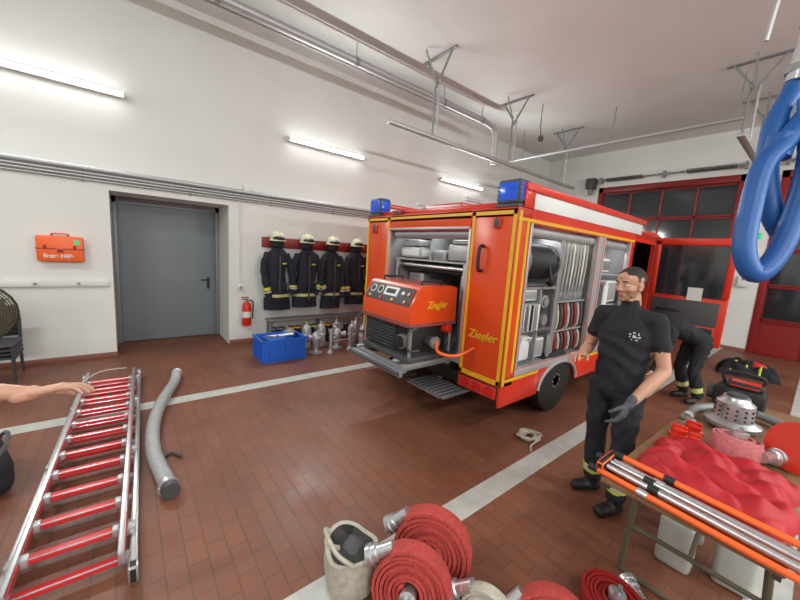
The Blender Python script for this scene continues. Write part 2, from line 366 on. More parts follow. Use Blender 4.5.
for y,m in ((2.0,M_grey),(2.3,M_yel),(2.62,M_reflY),(3.0,M_yel),(3.4,M_grey)): boots(WX+.46,y,m)
# blue crate
b=MB(); x0,x1,y0,y1=-5.38,-4.92,1.5,2.15
b.bb(x0,x1,y0,y1,0,.02,M_crate)
for z0,z1 in ((.02,.06),(.28,.34)): 
    b.bb(x0,x0+.02,y0,y1,z0,z1,M_crate);b.bb(x1-.02,x1,y0,y1,z0,z1,M_crate);b.bb(x0,x1,y0,y0+.02,z0,z1,M_crate);b.bb(x0,x1,y1-.02,y1,z0,z1,M_crate)
b.bb(x0+.005,x0+.015,y0,y1,.02,.3,M_crate);b.bb(x1-.015,x1-.005,y0,y1,.02,.3,M_crate);b.bb(x0,x1,y0+.005,y0+.015,.02,.3,M_crate);b.bb(x0,x1,y1-.015,y1-.005,.02,.3,M_crate)
n=8
for k in range(n+1):
    y=y0+.01+(y1-y0-.02)*k/n; b.bb(x1-.015,x1+.012,y-.008,y+.008,.03,.3,M_crate); b.bb(x0-.002,x0+.015,y-.008,y+.008,.03,.3,M_crate)
for k in range(6):
    x=x0+.01+(x1-x0-.02)*k/5; b.bb(x-.008,x+.008,y0-.012,y0+.015,.03,.3,M_crate)
b.bb(x0-.015,x1+.015,y0-.015,y0+.005,.32,.345,M_crate); b.bb(x0-.015,x1+.015,y1-.005,y1+.015,.32,.345,M_crate);b.bb(x1-.005,x1+.015,y0,y1,.32,.345,M_crate);b.bb(x0-.015,x0+.005,y0,y1,.32,.345,M_crate)
b.box((x0+.2,y0+.3,.22),(.3,.4,.24),M_dgrey,rot=.2,bev=.03); b.cyl((x0+.1,y0+.1,.30),(x0+.35,y0+.5,.38),.03,M_sil); b.cyl((x0+.3,y0+.15,.3),(x0+.15,y0+.5,.40),.022,M_crate); b.sph((x0+.15,y0+.5,.36),(.1,.1,.06),M_grey)
b.finish('blue_crate')
def storz(b,p,d,r=.045,m=M_sil):
    b.lathe([(r*.6,0),(r*.75,.0),(r*.75,.03),(r,.035),(r,.06),(r*1.15,.062),(r*1.15,.085),(r*.7,.09),(r*.62,.06)],p,d,m,seg=18)
    a,c,dd=frame_from(d)
    for s in (1,-1): b.box(V(p)+dd*.09+a*s*r*.8,(.018,.018,.03),m)
def manifold(x,y,rz):
    b=MB(); b.X=Matrix.Translation((x,y,0))@Matrix.Rotation(rz,4,'Z')
    b.lathe([(.03,.0),(.10,0),(.10,.012),(.06,.03),(.045,.06),(.05,.16),(.075,.2),(.075,.3),(.045,.34),(.02,.36),(0,.36)],(0,0,0),(0,0,1),M_alu)
    storz(b,(.06,0,.25),(1,0,.0),.05); storz(b,(-.03,.05,.25),(-.3,1,.0),.05); storz(b,(-.03,-.05,.25),(-.3,-1,.0),.05)
    b.cyl((0,0,.36),(0,0,.42),.012,M_grey)
    b.tube([(.05*math.cos(a*.52),.05*math.sin(a*.52),.42) for a in range(12)],.008,M_dgrey,seg=6,closed=True); b.cyl((-.05,0,.42),(.05,0,.42),.006,M_grey)
    b.finish('hose_manifold')
manifold(-5.12,2.42,.3); manifold(-5.22,2.86,1.2)
def bottle(x,y,h=.48):
    b=MB(); b.lathe([(.05,0),(.075,.02),(.078,.06),(.078,h-.12),(.06,h-.05),(.025,h-.02),(.022,h+.02),(0,h+.02)],(x,y,0),(0,0,1),M_alu,seg=20)
    b.cyl((x,y,h+.01),(x,y,h+.06),.015,M_yel); b.cyl((x-.03,y,h+.05),(x+.03,y,h+.05),.014,M_dgrey); b.lathe([(.0795,0),(.0795,.04)],(x,y,h*.5),(0,0,1),M_white)
    b.finish('compressed_air_bottle')
for x,y in ((-5.42,2.38),(-5.40,2.64),(-5.2,3.15),(-5.42,2.95),(-5.4,3.35),(-5.18,3.42),(-5.02,3.28)): bottle(x,y,.44)
b=MB(); 
for x,y in ((-4.98,2.62),(-5.0,3.0)):
    b.cyl((x,y,0.07),(x,y,.34),.032,M_sil); storz(b,(x,y,.32),(0,0,1),.045); b.lathe([(.06,0),(.06,.03),(.035,.07)],(x,y,0),(0,0,1),M_alu)
b.cyl((-4.98,2.62,.2),(-5.0,3.0,.2),.012,M_sil)
b.finish('standpipe')
# ladder
b=MB()
b.X=Matrix.Translation((-1.95,-.275,0))@Matrix.Rotation(math.radians(-1.9),4,'Z')
Ln=3.12
for lvl,(hw,z) in enumerate(((.245,.06),(.20,.155))):
    off=0 if lvl==0 else .12
    for s in (-1,1):
        b.box((-Ln/2+off*.3,s*hw,z),(Ln-off,.026,.07),M_sil,bev=.004)
        b.box((-Ln/2+off*.3,s*hw,z),(Ln-off-.1,.032,.028),M_rung if lvl==1 else M_sil)
    x=-.14-off*.9
    while x>-Ln+.08+off*.4:
        b.box((x,0,z),(.042,2*hw,.034),M_rung,bev=.006); 
        for s in (-1,1): b.box((x,s*(hw-.03),z),(.05,.03,.045),M_alu,bev=.004)
        x-=.25
for s in (-1,1):
    for x in (-.3,-1.2,-2.2,-2.9): b.box((x,s*.225,.105),(.06,.05,.05),M_alu,bev=.005)
    b.box((-.02,s*.245,.06),(.06,.045,.095),M_black,bev=.01); b.box((-Ln+.0,s*.245,.07),(.08,.04,.1),M_alu,bev=.01)
b.tube([(-2.6,-.23,.2),(-2.9,-.1,.22),(-3.0,.13,.2)],.008,M_beige,seg=6,sm=4)
b.finish('aluminium_ladder')
b=MB()
P=smooth([(-4.90,.44,.06),(-4.6,.39,.06),(-4.1,.24,.06),(-3.6,.14,.06),(-3.1,.115,.06),(-2.64,.165,.06)],30)
b.tube(P,lambda t,i:.048+(.005 if i%2 else 0),M_chose,seg=14)
storz(b,(-2.66,.16,.06),(.45,.05,0),.055); b.cyl((-2.60,.17,.06),(-2.52,.18,.06),.056,M_dgrey); storz(b,(-4.86,.435,.06),(-1,.15,0),.05)
b.tube([(-3.0,.12,.02),(-3.1,.22,.015),(-3.0,.29,.02)],.012,M_dgrey,seg=6,sm=4)
b.finish('suction_hose')
b=MB()
for k in range(4):
    z=.30+k*.05; x=-5.70+k*.02; y=-1.22
    b.box((x,y,z),(.42,.44,.03),M_dgrey,bev=.012)
    b.box((x-.22,y,z+.28),(.03,.42,.22),M_black,rot=Matrix.Rotation(-.15,3,'Y'),bev=.012)
    for sy in (-.2,.2):
        b.tube([(x+.2,y+sy,0.012+.05*k),(x+.18,y+sy,z-.02),(x-.2,y+sy,z-.02),(x-.22,y+sy,z+.38)],.011,M_dgrey,seg=6)
        b.tube([(x-.18,y+sy,z-.02),(x-.2,y+sy,0.012+.05*k)],.011,M_dgrey,seg=6)
b.finish('stacked_chairs')
b=MB(); c=V((-5.12,-1.19,.88)); 
ax=V((1,.25,.1)).normalized(); a_,c_,d_=frame_from(ax)
for i in range(13):
    r=.05+i*.02
    for sg in (1,-1): b.tube([c+d_*sg*(.09-.08*(r/.3)**2)+(a_*math.cos(t*.2618)+c_*math.sin(t*.2618))*r for t in range(24)],.006,M_olive,seg=5,closed=True)
for k in range(24):
    t=k*math.pi/12; e=(a_*math.cos(t)+c_*math.sin(t)); b.tube([c+d_*.09+e*.04,c+d_*.06+e*.18,c+e*.3,c-d_*.06+e*.2,c-d_*.08+e*.04],.005,M_olive,seg=4)
b.tube([c+(a_*math.cos(t*.2618)+c_*math.sin(t*.2618))*.30 for t in range(24)],.012,M_black,seg=6,closed=True)
for k in range(5):
    t=k*1.257; e=(a_*math.cos(t)+c_*math.sin(t)); f=(a_*math.cos(t+1.0)+c_*math.sin(t+1.0))
    b.loft([[c+e*.04,c+f*.04,c+f*.04+d_*.01,c+e*.04+d_*.01],[c+e*.26-d_*.03,c+f*.26+d_*.03,c+f*.26+d_*.04,c+e*.26-d_*.02]],M_olive)
b.cyl(c-d_*.18,c+d_*.02,.07,M_black); b.cyl(c-d_*.1,(c.x-.12,c.y-.03,.03),.02,M_dgrey); b.lathe([(.22,0),(.22,.02),(.05,.05),(.0,.05)],(c.x-.12,c.y-.03,0),(0,0,1),M_black)
b.finish('pedestal_fan')
b=MB(); b.box((-3.3,-.86,.15),(.55,.36,.28),M_cloth,rot=.3,bev=.09,seg=4); b.tube([(-3.45,-.78,.24),(-3.4,-.70,.33),(-3.2,-.66,.33),(-3.12,-.72,.24)],.014,M_dgrey,seg=6,sm=5); b.box((-3.3,-.86,.292),(.45,.02,.008),M_grey,rot=.3)
b.finish('duffel_bag')
# ------------------------------------------------------------------ TRUCK
T=empty('fire_truck',(-2.98,5.2,0))
XL,XR,YR,YE=-4.20,-1.77,2.73,5.65
b=MB()
b.bb(XL,XR,YR,YE,2.12,2.22,M_red,.015); b.bb(XL+.02,XR-.02,YR+.03,YE,.60,.66,M_alu)
b.bb(XL,XL+.04,YR+.02,YE,.34,2.14,M_red,.01)
b.bb(XL+.04,XR-.03,YE-.04,YE,.6,2.14,M_int)
b.bb(-3.72,-2.24,3.95,4.0,.66,2.12,M_int); b.bb(-3.70,-3.66,YR+.04,3.95,.66,2.12,M_int); b.bb(-2.30,-2.26,YR+.04,YE-.04,.66,2.12,M_int)
b.bb(XL+.04,-2.3,YR+.06,YE-.04,2.08,2.12,M_int)
for x0,x1 in ((XL,-3.66),(-2.30,XR)):
    b.bb(x0,x1,YR,YR+.04,.52,2.22,M_orange,.012)
    w=.035
    y0,y1=YR-.006,YR
    b.bb(x0+.015,x0+.015+w,y0,y1,.54,2.19,M_yel); b.bb(x1-.015-w,x1-.015,y0,y1,.54,2.19,M_yel)
    b.bb(x0+.015,x1-.015,y0,y1,.54,.54+w*1.3,M_yel); b.bb(x0+.015,x1-.015,y0,y1,2.19-w,2.19,M_yel)
b.bb(-3.66,-2.30,YR,YR+.04,2.04,2.22,M_orange,.008); b.bb(-3.66,-2.30,YR-.006,YR,2.16,2.19,M_yel); b.bb(-3.66,-2.30,YR-.02,YR+.02,2.02,2.06,M_alu,.008)
b.bb(-3.68,-3.64,YR-.012,YR+.03,.62,2.04,M_alu,.006); b.bb(-2.32,-2.28,YR-.012,YR+.03,.62,2.04,M_alu,.006)
b.cyl((-3.62,YR+.1,1.99),(-2.34,YR+.1,1.99),.06,M_alu,seg=16)
b.tube([(-2.12,YR,1.62),(-2.12,YR-.06,1.64),(-2.12,YR-.06,1.84),(-2.12,YR,1.86)],.017,M_black,seg=8,sm=4)
b.tube([(-3.95,YR,1.0),(-3.95,YR-.05,1.02),(-3.95,YR-.05,1.2),(-3.95,YR,1.22)],.014,M_black,seg=8,sm=4)
b.box((-1.98,YR-.01,2.08),(.08,.03,.10),M_dgrey,bev=.01); b.box((-4.0,YR-.01,2.05),(.1,.03,.12),M_dgrey,bev=.01)
b.bb(XR-.04,XR,YR,2.93,.52,2.22,M_orange,.01); b.bb(XR,XR+.006,YR+.01,YR+.05,.54,2.19,M_yel); b.bb(XR,XR+.006,2.87,2.91,.66,2.12,M_yel)
for y in ((2.93,2.98),(4.45,4.5),(4.62,4.67),(5.5,5.55)): b.bb(XR-.05,XR+.008,y[0],y[1],.66,2.1,M_alu,.006)
b.bb(XR-.04,XR,4.5,4.62,.60,2.12,M_alu); b.bb(XR-.04,XR,5.55,YE,.60,2.2,M_red)
b.bb(XR-.04,XR+.004,2.93,5.65,2.09,2.21,M_red); b.bb(XR,XR+.01,2.73,5.65,2.10,2.13,M_yel)
b.bb(XR-.04,XR+.006,2.93,5.55,.60,.68,M_alu,.006)
b.cyl((XR-.09,2.98,2.03),(XR-.09,4.45,2.03),.055,M_alu,seg=16); b.cyl((XR-.09,4.67,2.03),(XR-.09,5.5,2.03),.055,M_alu,seg=16)
b.bb(XR-.56,XR-.03,4.5,4.62,.66,2.1,M_int)
b.bb(XR-.03,XR+.0,2.95,5.9,2.22,2.37,M_white,.004); b.bb(XR-.035,XR+.02,2.8,6.0,2.37,2.44,M_red,.008); b.bb(XR-.03,XR+.01,2.8,2.95,2.22,2.38,M_red,.004)
b.bb(XL,XL+.03,2.85,5.9,2.22,2.38,M_white,.004); b.bb(XL-.02,XL+.035,2.8,6.0,2.38,2.44,M_red,.008)
b.bb(XL,XR,2.80,2.83,2.22,2.28,M_red,.004)
b.box((-3.5,3.1,2.26),(.35,.3,.08),M_dgrey,bev=.02); b.box((-2.9,3.3,2.28),(.6,.8,.12),M_alu,bev=.02)
b.box((-3.55,2.76,2.25),(.16,.08,.06),M_dgrey,bev=.01); b.cyl((-3.2,2.9,2.22),(-3.2,2.9,2.30),.03,M_black)
for x in (-3.4,-2.6): b.bb(x-.02,x+.02,2.95,5.8,2.36,2.40,M_alu)
for y0,y1 in [(YR,3.43),(4.33,YE)]:
    b.bb(XR-.03,XR,y0,y1,.32,.62,M_red,.01); b.bb(XL,XL+.03,y0,y1,.32,.62,M_red,.01)
    b.bb(XR,XR+.005,y0+.02,y1-.02,.57,.60,M_yel)
N=16
for xa in (XR-.03,XL):
    b.prism([(xa,3.43,.66),(xa,3.43,.34)]+[(xa,3.88-.44*math.cos(math.pi*k/N),.36+.26*math.sin(math.pi*k/N)) for k in range(1,N)]+[(xa,4.33,.34),(xa,4.33,.66)],(.03,0,0),M_red)
b.tube([(XR+.005,3.88-.44*math.cos(math.pi*k/N),.36+.26*math.sin(math.pi*k/N)) for k in range(0,N+1)],.018,M_alu,seg=6)
# LED strip housings inside the side lockers
b.bb(XR-.16,XR-.13,3.0,4.4,2.06,2.08,M_white); b.bb(XR-.16,XR-.13,4.7,5.45,2.06,2.08,M_white)
b.finish('bodywork',T)
area((XR-.25,3.7,2.05),(0,math.radians(-10),0),.1,1.3,5); area((XR-.25,5.1,2.05),(0,math.radians(-10),0),.1,.7,2.5); area((-2.98,2.95,2.05),(math.radians(-15),0,0),1.1,.08,3.5)
text('rear_lettering','Ziegler',.12,(-2.03,YR-.008,.98),(1,0,0),(0,0,1),M_yel,T,shear=.2)
b=MB()
for x in (-3.5,-2.5): b.bb(x-.05,x+.05,2.75,8.6,.48,.60,M_black)
for y in (3.0,3.88,5.0,6.5,7.9): b.bb(-3.5,-2.5,y-.05,y+.05,.44,.56,M_black)
b.cyl((-3.9,3.88,.38),(-2.1,3.88,.38),.05,M_black); b.sph((-3.0,3.88,.38),(.2,.16,.16),M_black); b.cyl((-3.9,7.5,.38),(-2.1,7.5,.38),.05,M_black)
b.bb(-3.3,-2.6,4.4,5.3,.28,.5,M_black,.03)
b.bb(-4.1,-1.85,YR+.08,YR+.18,.36,.50,M_black,.01)
b.bb(-2.3,-1.8,YR+.0,YR+.06,.38,.52,M_red,.01); b.bb(-4.17,-3.67,YR,YR+.06,.38,.52,M_red,.01)
for x in (-2.2,-2.05,-1.9,-4.07,-3.92,-3.77): b.cyl((x,YR-.01,.45),(x,YR+.02,.45),.045,M_redl,seg=16); b.cyl((x,YR-.004,.45),(x,YR+.02,.45),.052,M_dgrey,seg=16)
b.bb(-2.72,-2.2,2.38,2.75,.33,.36,M_grey,.006)
for k in range(9): b.bb(-2.70+k*.06,-2.675+k*.06,2.40,2.73,.36,.366,M_dgrey)
for x in (-2.68,-2.24): b.bb(x-.015,x+.015,2.45,2.95,.30,.33,M_grey); b.bb(x-.015,x+.015,2.9,2.95,.30,.5,M_grey)
b.tube([(-3.4,2.8,.4),(-3.3,2.5,.34),(-3.0,2.42,.3),(-2.8,2.6,.36)],.02,M_black,seg=8,sm=5)
b.finish('chassis',T)
def wheel(x,y,s):
    b=MB()
    b.lathe([(.2,-.11),(.33,-.115),(.365,-.10),(.38,-.06),(.38,.06),(.365,.10),(.33,.115),(.2,.11)],(x,y,.382),(s,0,0),M_black,seg=36)
    b.lathe([(.22,-.1),(.225,.105),(.205,.11),(.19,.06),(.12,.04),(.10,.10),(.06,.11),(0,.11)],(x,y,.382),(s,0,0),M_alu,seg=30)
    for k in range(8):
        a=k*math.pi/4; b.cyl((x+s*.035,y+.15*math.cos(a),.382+.15*math.sin(a)),(x+s*.062,y+.15*math.cos(a),.382+.15*math.sin(a)),.022,M_dgrey,seg=8)
        b.cyl((x+s*.1,y+.08*math.cos(a),.382+.08*math.sin(a)),(x+s*.118,y+.08*math.cos(a),.382+.08*math.sin(a)),.011,M_grey,seg=6)
    b.finish('wheel',T)
for y in (3.88,7.5):
    wheel(-1.90,y,1); wheel(-4.07,y,-1)
for x0,x1 in ((XR-.27,XR-.01),(XL+.01,XL+.27)):
    b=MB(); b.bb(x0,x1,YR+.0,YR+.2,2.22,2.25,M_dgrey,.005); b.bb(x0+.005,x1-.005,YR+.005,YR+.195,2.25,2.47,M_blue,.03)
    for k in range(4): b.bb(x0+.004,x1-.004,YR+.003,YR+.197,2.29+k*.04,2.294+k*.04,M_bhose)
    b.finish('blue_beacon',T)
b=MB(); cx0,cx1=-4.08,-1.86
side=[(5.75,.42),(5.75,2.28),(6.9,2.32),(7.35,2.25),(7.95,1.45),(8.35,1.3),(8.45,.9),(8.45,.42)]
b.prism([(cx0,y,z) for y,z in side],(.05,0,0),M_red)
b.bb(cx1-.05,cx1,5.75,6.0,.42,2.28,M_red,.01); b.bb(cx1-.05,cx1,6.0,6.92,2.14,2.29,M_red); b.bb(cx1-.05,cx1,6.0,6.92,.42,.62,M_red)
b.prism([(cx1-.05,y,z) for y,z in [(6.92,.42),(6.92,2.3),(7.35,2.25),(7.95,1.45),(8.35,1.3),(8.45,.9),(8.45,.42)]],(.05,0,0),M_red)
b.prism([(cx0,y,z) for y,z in [(5.75,2.2),(5.75,2.30),(6.9,2.34),(7.35,2.27),(7.35,2.2)]],(cx1-cx0,0,0),M_red)
b.bb(cx0,cx1,5.75,5.80,.42,2.28,M_int); b.bb(cx0,cx1,5.8,8.3,.55,.62,M_dgrey)
b.prism([(cx0,7.35,2.25),(cx0,7.95,1.45),(cx0,7.99,1.47),(cx0,7.39,2.27)],(cx1-cx0,0,0),M_glass)
b.prism([(cx0,7.95,1.47),(cx0,8.35,1.3),(cx0,8.45,.9),(cx0,8.45,.42),(cx0,8.4,.42),(cx0,8.4,.9),(cx0,8.3,1.27),(cx0,7.95,1.42)],(cx1-cx0,0,0),M_red)
for x in (-3.6,-2.4):
    b.box((x,6.4,.85),(.5,.5,.3),M_dgrey,bev=.06); b.box((x,6.15,1.3),(.48,.14,.75),M_dgrey,bev=.06); b.box((x,6.15,1.78),(.28,.1,.2),M_dgrey,bev=.05)
b.bb(cx0+.05,cx1-.05,7.3,7.9,1.0,1.35,M_dgrey,.05)
b.tube([(-3.6+.2*math.cos(k*.52),7.2+.06*math.sin(k*.52),1.35+.2*math.sin(k*.52)) for k in range(12)],.014,M_black,seg=6,closed=True)
b.bb(cx1,cx1+.004,5.80,5.96,1.45,2.05,M_glass)
b.box((-2.98,6.7,2.38),(1.3,.28,.1),M_dgrey,bev=.03)
for x in (-3.5,-2.46): b.box((x,6.7,2.44),(.28,.26,.16),M_blue,bev=.04)
b.bb(-4.05,-1.9,8.42,8.52,.38,.62,M_dgrey,.02)
b.finish('cab',T)
b=MB(); y=6.93; x0=-1.84; x1=-.84
fr=M_red
b.bb(x0,x1,y-.03,y+.04,.62,1.35,fr,.02); b.bb(x0,x0+.08,y-.03,y+.04,1.35,2.22,fr,.01); b.bb(x1-.08,x1,y-.03,y+.04,1.35,2.22,fr,.01); b.bb(x0,x1,y-.03,y+.04,2.15,2.26,fr,.01)
b.bb(x0+.08,x1-.08,y,y+.012,1.35,2.15,M_glass); b.bb(x0+.07,x1-.07,y-.045,y-.03,.70,1.30,M_dgrey,.006); b.bb(x0+.08,x1-.08,y-.10,y-.045,.74,.92,M_black,.02)
b.bb(x0+.52,x0+.7,y-.052,y-.045,1.30,1.5,M_white); b.tube([(x0+.15,y-.04,1.1),(x0+.2,y-.1,1.12),(x0+.4,y-.1,1.12),(x0+.45,y-.04,1.1)],.014,M_black,seg=6,sm=4)
b.finish('cab_door',T)
b=MB()
for z in (1.02,1.50): b.bb(-2.26,XR-.06,2.98,3.72,z-.015,z,M_alu,.003)
b.bb(-2.26,XR-.06,3.70,3.73,.68,2.0,M_alu); b.bb(-2.26,XR-.06,3.38,3.40,.68,1.5,M_alu)
b.bb(-2.26,XR-.06,3.73,4.45,1.30,1.315,M_alu)
b.bb(-2.26,XR-.06,3.73,4.45,.96,.975,M_alu)
for y in (3.0,3.68,3.74): b.bb(XR-.08,XR-.05,y-.015,y+.015,.68,2.05,M_sil)
b.bb(XR-.09,XR-.06,3.0,3.7,1.46,1.50,M_sil); b.bb(XR-.09,XR-.06,3.0,3.7,1.0,1.03,M_sil)
b.finish('locker_shelving',T)
b=MB(); c=V((-2.0,3.36,1.74))
for s in (-.30,.30): b.tube([c+V((.20*math.cos(a*.2618),s,.20*math.sin(a*.2618))) for a in range(24)],.012,M_grey,seg=6,closed=True)
b.cyl(c-V((0,.31,0)),c+V((0,.31,0)),.10,M_dgrey,seg=20)
n=15*20; b.tube([c+V((.165*math.cos(i*.314),-.27+.54*i/n,.165*math.sin(i*.314))) for i in range(n+1)],.020,M_black,seg=7)
for s in (-.30,.30):
    for k in range(3):
        a=k*math.pi/3; e=V((math.cos(a),0,math.sin(a)))*.2; b.cyl(c+V((0,s,0))-e,c+V((0,s,0))+e,.007,M_grey,seg=6)
b.tube([c+V((.17,.1,0)),c+V((.2,.14,-.2)),c+V((.16,.22,-.24)),c+V((.1,.25,-.22))],.018,M_black,seg=8,sm=5)
b.finish('hose_reel',T)
b=MB()
for k in range(8):
    y=3.79+k*.085; x=XR-.1
    mm=M_beige if k%3 else M_white
    b.tube([(x,y,1.40),(x+.02,y,1.7),(x+.015,y,1.96),(x-.02,y+.012,2.0),(x-.06,y+.024,1.95),(x-.07,y+.03,1.4)],.014,mm,seg=8,sm=5)
    b.tube([(x-.12,y,1.36),(x-.11,y,1.9),(x-.2,y,1.95),(x-.22,y,1.36)],.016,mm,seg=8,sm=5)
    b.bb(-2.2,x+.03,y-.036,y-.032,1.33,1.95,M_alu)
    storz(b,(x-.02,y+.01,1.325),(0,0,1),.033)
    b.tube([(x+.02,y,1.28),(x+.04,y+.01,1.15),(x+.02,y+.02,1.0),(x-.1,y,.99)],.018,(M_beige,M_dgrey,M_dred)[k%3],seg=8,sm=5)
    b.tube([(x+.02,y,.94),(x+.04,y+.01,.85),(x+.02,y+.02,.72),(x-.1,y,.70)],.018,(M_dred,M_beige,M_dgrey)[k%3],seg=8,sm=5)
b.finish('hose_rack',T)
def hose_roll(b,c,ax,R,w,m,r0=.05,turns=8,coup=True,th=.9,start=0):
    a,u,d=frame_from(ax); c=V(c); n=turns*28; pitch=(R-r0)/turns; t=pitch*th; rings=[]
    for i in range(n+1):
        an=start-2*math.pi*i/28; r=r0+(R-r0)*i/n; e=a*math.cos(an)+u*math.sin(an); dd=d*.006*math.sin(i*.13)
        rings.append([dd+p for p in (c+e*(r-t/2)-d*w/2,c+e*(r+t/2*.6)-d*w/2,c+e*(r+t/2)-d*w*.3,c+e*(r+t/2)+d*w*.3,c+e*(r+t/2*.6)+d*w/2,c+e*(r-t/2)+d*w/2)])
    b.loft(rings,m)
    if coup:
        an=start; e=a*math.cos(an)+u*math.sin(an)
        p=c+e*(R+.005); tgt=(a*math.sin(an)-u*math.cos(an))
        b.cyl(p-tgt*.01,p+tgt*.06,.030,M_sil,seg=14); storz(b,p+tgt*.045,tgt,.042); storz(b,c-d*w*.1,d,.034)
b=MB()
for k in range(6): hose_roll(b,(-2.02,3.84+k*.11,1.12),(0,1,0),.13,.07,M_hose if k%2 else M_pink,turns=4,coup=False)
for k in range(6): hose_roll(b,(-2.02,3.84+k*.11,.83),(0,1,0),.13,.07,M_dred if k%2 else M_dgrey,turns=4,coup=False)
b.finish('rolled_hoses',T)
b=MB()
b.box((-1.98,3.16,.84),(.3,.26,.26),M_white,bev=.03); b.cyl((-1.98,3.16,.97),(-1.98,3.16,1.0),.03,M_dgrey); b.tube([(-1.83,3.08,.9),(-1.80,3.08,.96),(-1.80,3.24,.96),(-1.83,3.24,.9)],.01,M_white,seg=6,sm=3)
b.box((-2.0,3.54,.80),(.26,.22,.22),M_alu,bev=.02)
for k in range(4): b.box((-1.96,3.06+k*.085,1.17),(.34,.03,.28),(M_dgrey,M_alu,M_dgrey,M_white)[k],bev=.008)
b.cyl((-2.1,3.54,1.12),(-1.86,3.54,1.12),.09,M_dgrey); b.cyl((-1.87,3.54,1.12),(-1.84,3.54,1.12),.06,M_sil); b.cyl((-2.1,3.54,1.32),(-1.86,3.54,1.32),.07,M_alu); b.cyl((-1.87,3.54,1.32),(-1.84,3.54,1.32),.05,M_grey)
b.box((-2.0,3.18,1.40),(.32,.3,.12),M_int,bev=.02)
b.box((-2.0,4.9,.85),(.35,.4,.3),M_dgrey,bev=.03); b.box((-2.0,5.25,1.4),(.35,.35,.3),M_alu,bev=.03); b.box((-2.0,4.9,1.75),(.35,.4,.18),M_grey,bev=.03); b.bb(-2.26,XR-.08,4.67,5.5,1.2,1.215,M_alu); b.bb(-2.26,XR-.08,4.67,5.5,1.62,1.635,M_alu)
b.box((-2.0,5.3,.85),(.3,.3,.25),M_dgrey,bev=.03); b.cyl((-1.86,4.85,1.22),(-1.86,4.85,1.5),.07,M_dgrey); b.cyl((-1.86,5.05,1.22),(-1.86,5.05,1.48),.06,M_white)
b.finish('locker_equipment',T)
b=MB(); b.bb(-3.66,-2.30,2.85,3.9,1.66,1.68,M_alu); b.bb(-3.0,-2.98,2.85,3.9,1.68,2.05,M_alu)
b.box((-3.4,3.05,1.76),(.4,.35,.14),M_white,bev=.03); b.box((-2.85,3.0,1.74),(.2,.3,.12),M_grey,bev=.02); b.box((-2.55,3.05,1.78),(.36,.35,.18),M_alu,bev=.02)
b.box((-3.38,3.03,1.88),(.32,.3,.08),M_int,bev=.02); b.box((-2.53,3.0,1.90),(.3,.26,.05),M_white,bev=.02)
b.cyl((-3.6,2.9,1.60),(-2.36,2.9,1.60),.025,M_sil); b.cyl((-3.6,2.98,1.55),(-2.36,2.98,1.55),.02,M_dgrey)
for x in (-3.55,-2.40): b.bb(x-.02,x+.02,2.8,2.84,.66,1.66,M_sil)
b.box((-2.5,3.2,1.2),(.25,.4,.7),M_dgrey,bev=.03); b.box((-3.45,3.3,1.1),(.3,.5,.8),M_int,bev=.03)
b.finish('rear_compartment_gear',T)
b=MB()
for x in (-3.25,-2.45): b.bb(x-.03,x+.03,2.05,3.6,.60,.66,M_grey,.005)
for y in (2.08,2.7): b.bb(-3.28,-2.42,y-.03,y+.03,.58,.64,M_grey,.005)
b.bb(-3.3,-2.4,2.0,2.05,.55,.62,M_grey,.01); b.cyl((-3.3,1.98,.6),(-2.4,1.98,.6),.016,M_dgrey)
b.tube([(-3.35,2.2,.6),(-3.4,2.5,.5),(-3.42,2.8,.62)],.02,M_dgrey,seg=8,sm=4)
b.finish('slide_out_tray',T)
# portable pump
b=MB()
x0,x1,y0,y1=-3.26,-2.42,2.12,2.74
b.bb(x0,x1,y0,y1,.662,.72,M_dgrey,.01)
for x in (x0+.03,x1-.03):
    for y in (y0+.03,y1-.03): b.cyl((x,y,.7),(x,y,1.12),.018,M_grey)
b.bb(x0+.04,x1-.06,y0+.05,y1-.05,.72,1.12,M_black,.02)
for k in range(10): b.bb(x0+.04,x1-.26,y0+.02,y0+.05,.76+k*.033,.775+k*.033,M_dgrey)
for k in range(12): b.bb(x0+.05+k*.045,x0+.056+k*.045,y0+.015,y0+.05,.75,1.07,M_dgrey)
b.cyl((x1-.15,y0+.0,.86),(x1-.15,y0+.1,.86),.075,M_grey,seg=20); b.cyl((x1-.15,y0-.03,.86),(x1-.15,y0+.02,.86),.06,M_black,seg=20)
b.cyl((x1-.08,y0+.3,.86),(x1+.04,y0+.3,.86),.055,M_dgrey,seg=18); b.cyl((x1+.03,y0+.3,.86),(x1+.06,y0+.3,.86),.062,M_grey,seg=18)
b.cyl((x1-.05,y0+.5,.98),(x1+.03,y0+.52,.98),.045,M_red,seg=16)
prof=[(y0-.01,1.05),(y0-.015,1.22),(y0+.09,1.41),(y0+.13,1.43),(y1-.05,1.43),(y1,1.41),(y1+.01,1.05)]
b.prism([(x0+.0,y,z) for y,z in prof],(x1-x0,0,0),M_orange)
b.bb(x0-.01,x1+.01,y0-.025,y1+.02,1.02,1.06,M_red,.015)
R=Matrix.Rotation(math.atan2(.105,.19)*-1,3,'X')
b.box((-2.84,y0+.03,1.315),(.76,.012,.19),M_dgrey,rot=R,bev=.004)
def onp(x,v):
    return V((x,y0-.015+.105*v-.008,1.22+.19*v+.004))
nn=V((0,-.875,.484))
for x in (-3.12,-2.99): p=onp(x,.6); b.cyl(p,p+nn*.012,.045,M_white,seg=18); b.cyl(p+nn*.011,p+nn*.014,.034,M_black,seg=18)
b.box(onp(-2.80,.6)+nn*.006,(.22,.012,.10),M_white,rot=R); b.box(onp(-2.80,.6)+nn*.012,(.15,.008,.05),M_black,rot=R)
for k in range(4): p=onp(-3.13+k*.2,.2); b.cyl(p,p+nn*.018,.016,M_red if k%2 else M_yel,seg=10)
for k in range(2): p=onp(-2.6+k*.09,.6); b.cyl(p,p+nn*.018,.02,M_red if k else M_white,seg=10)
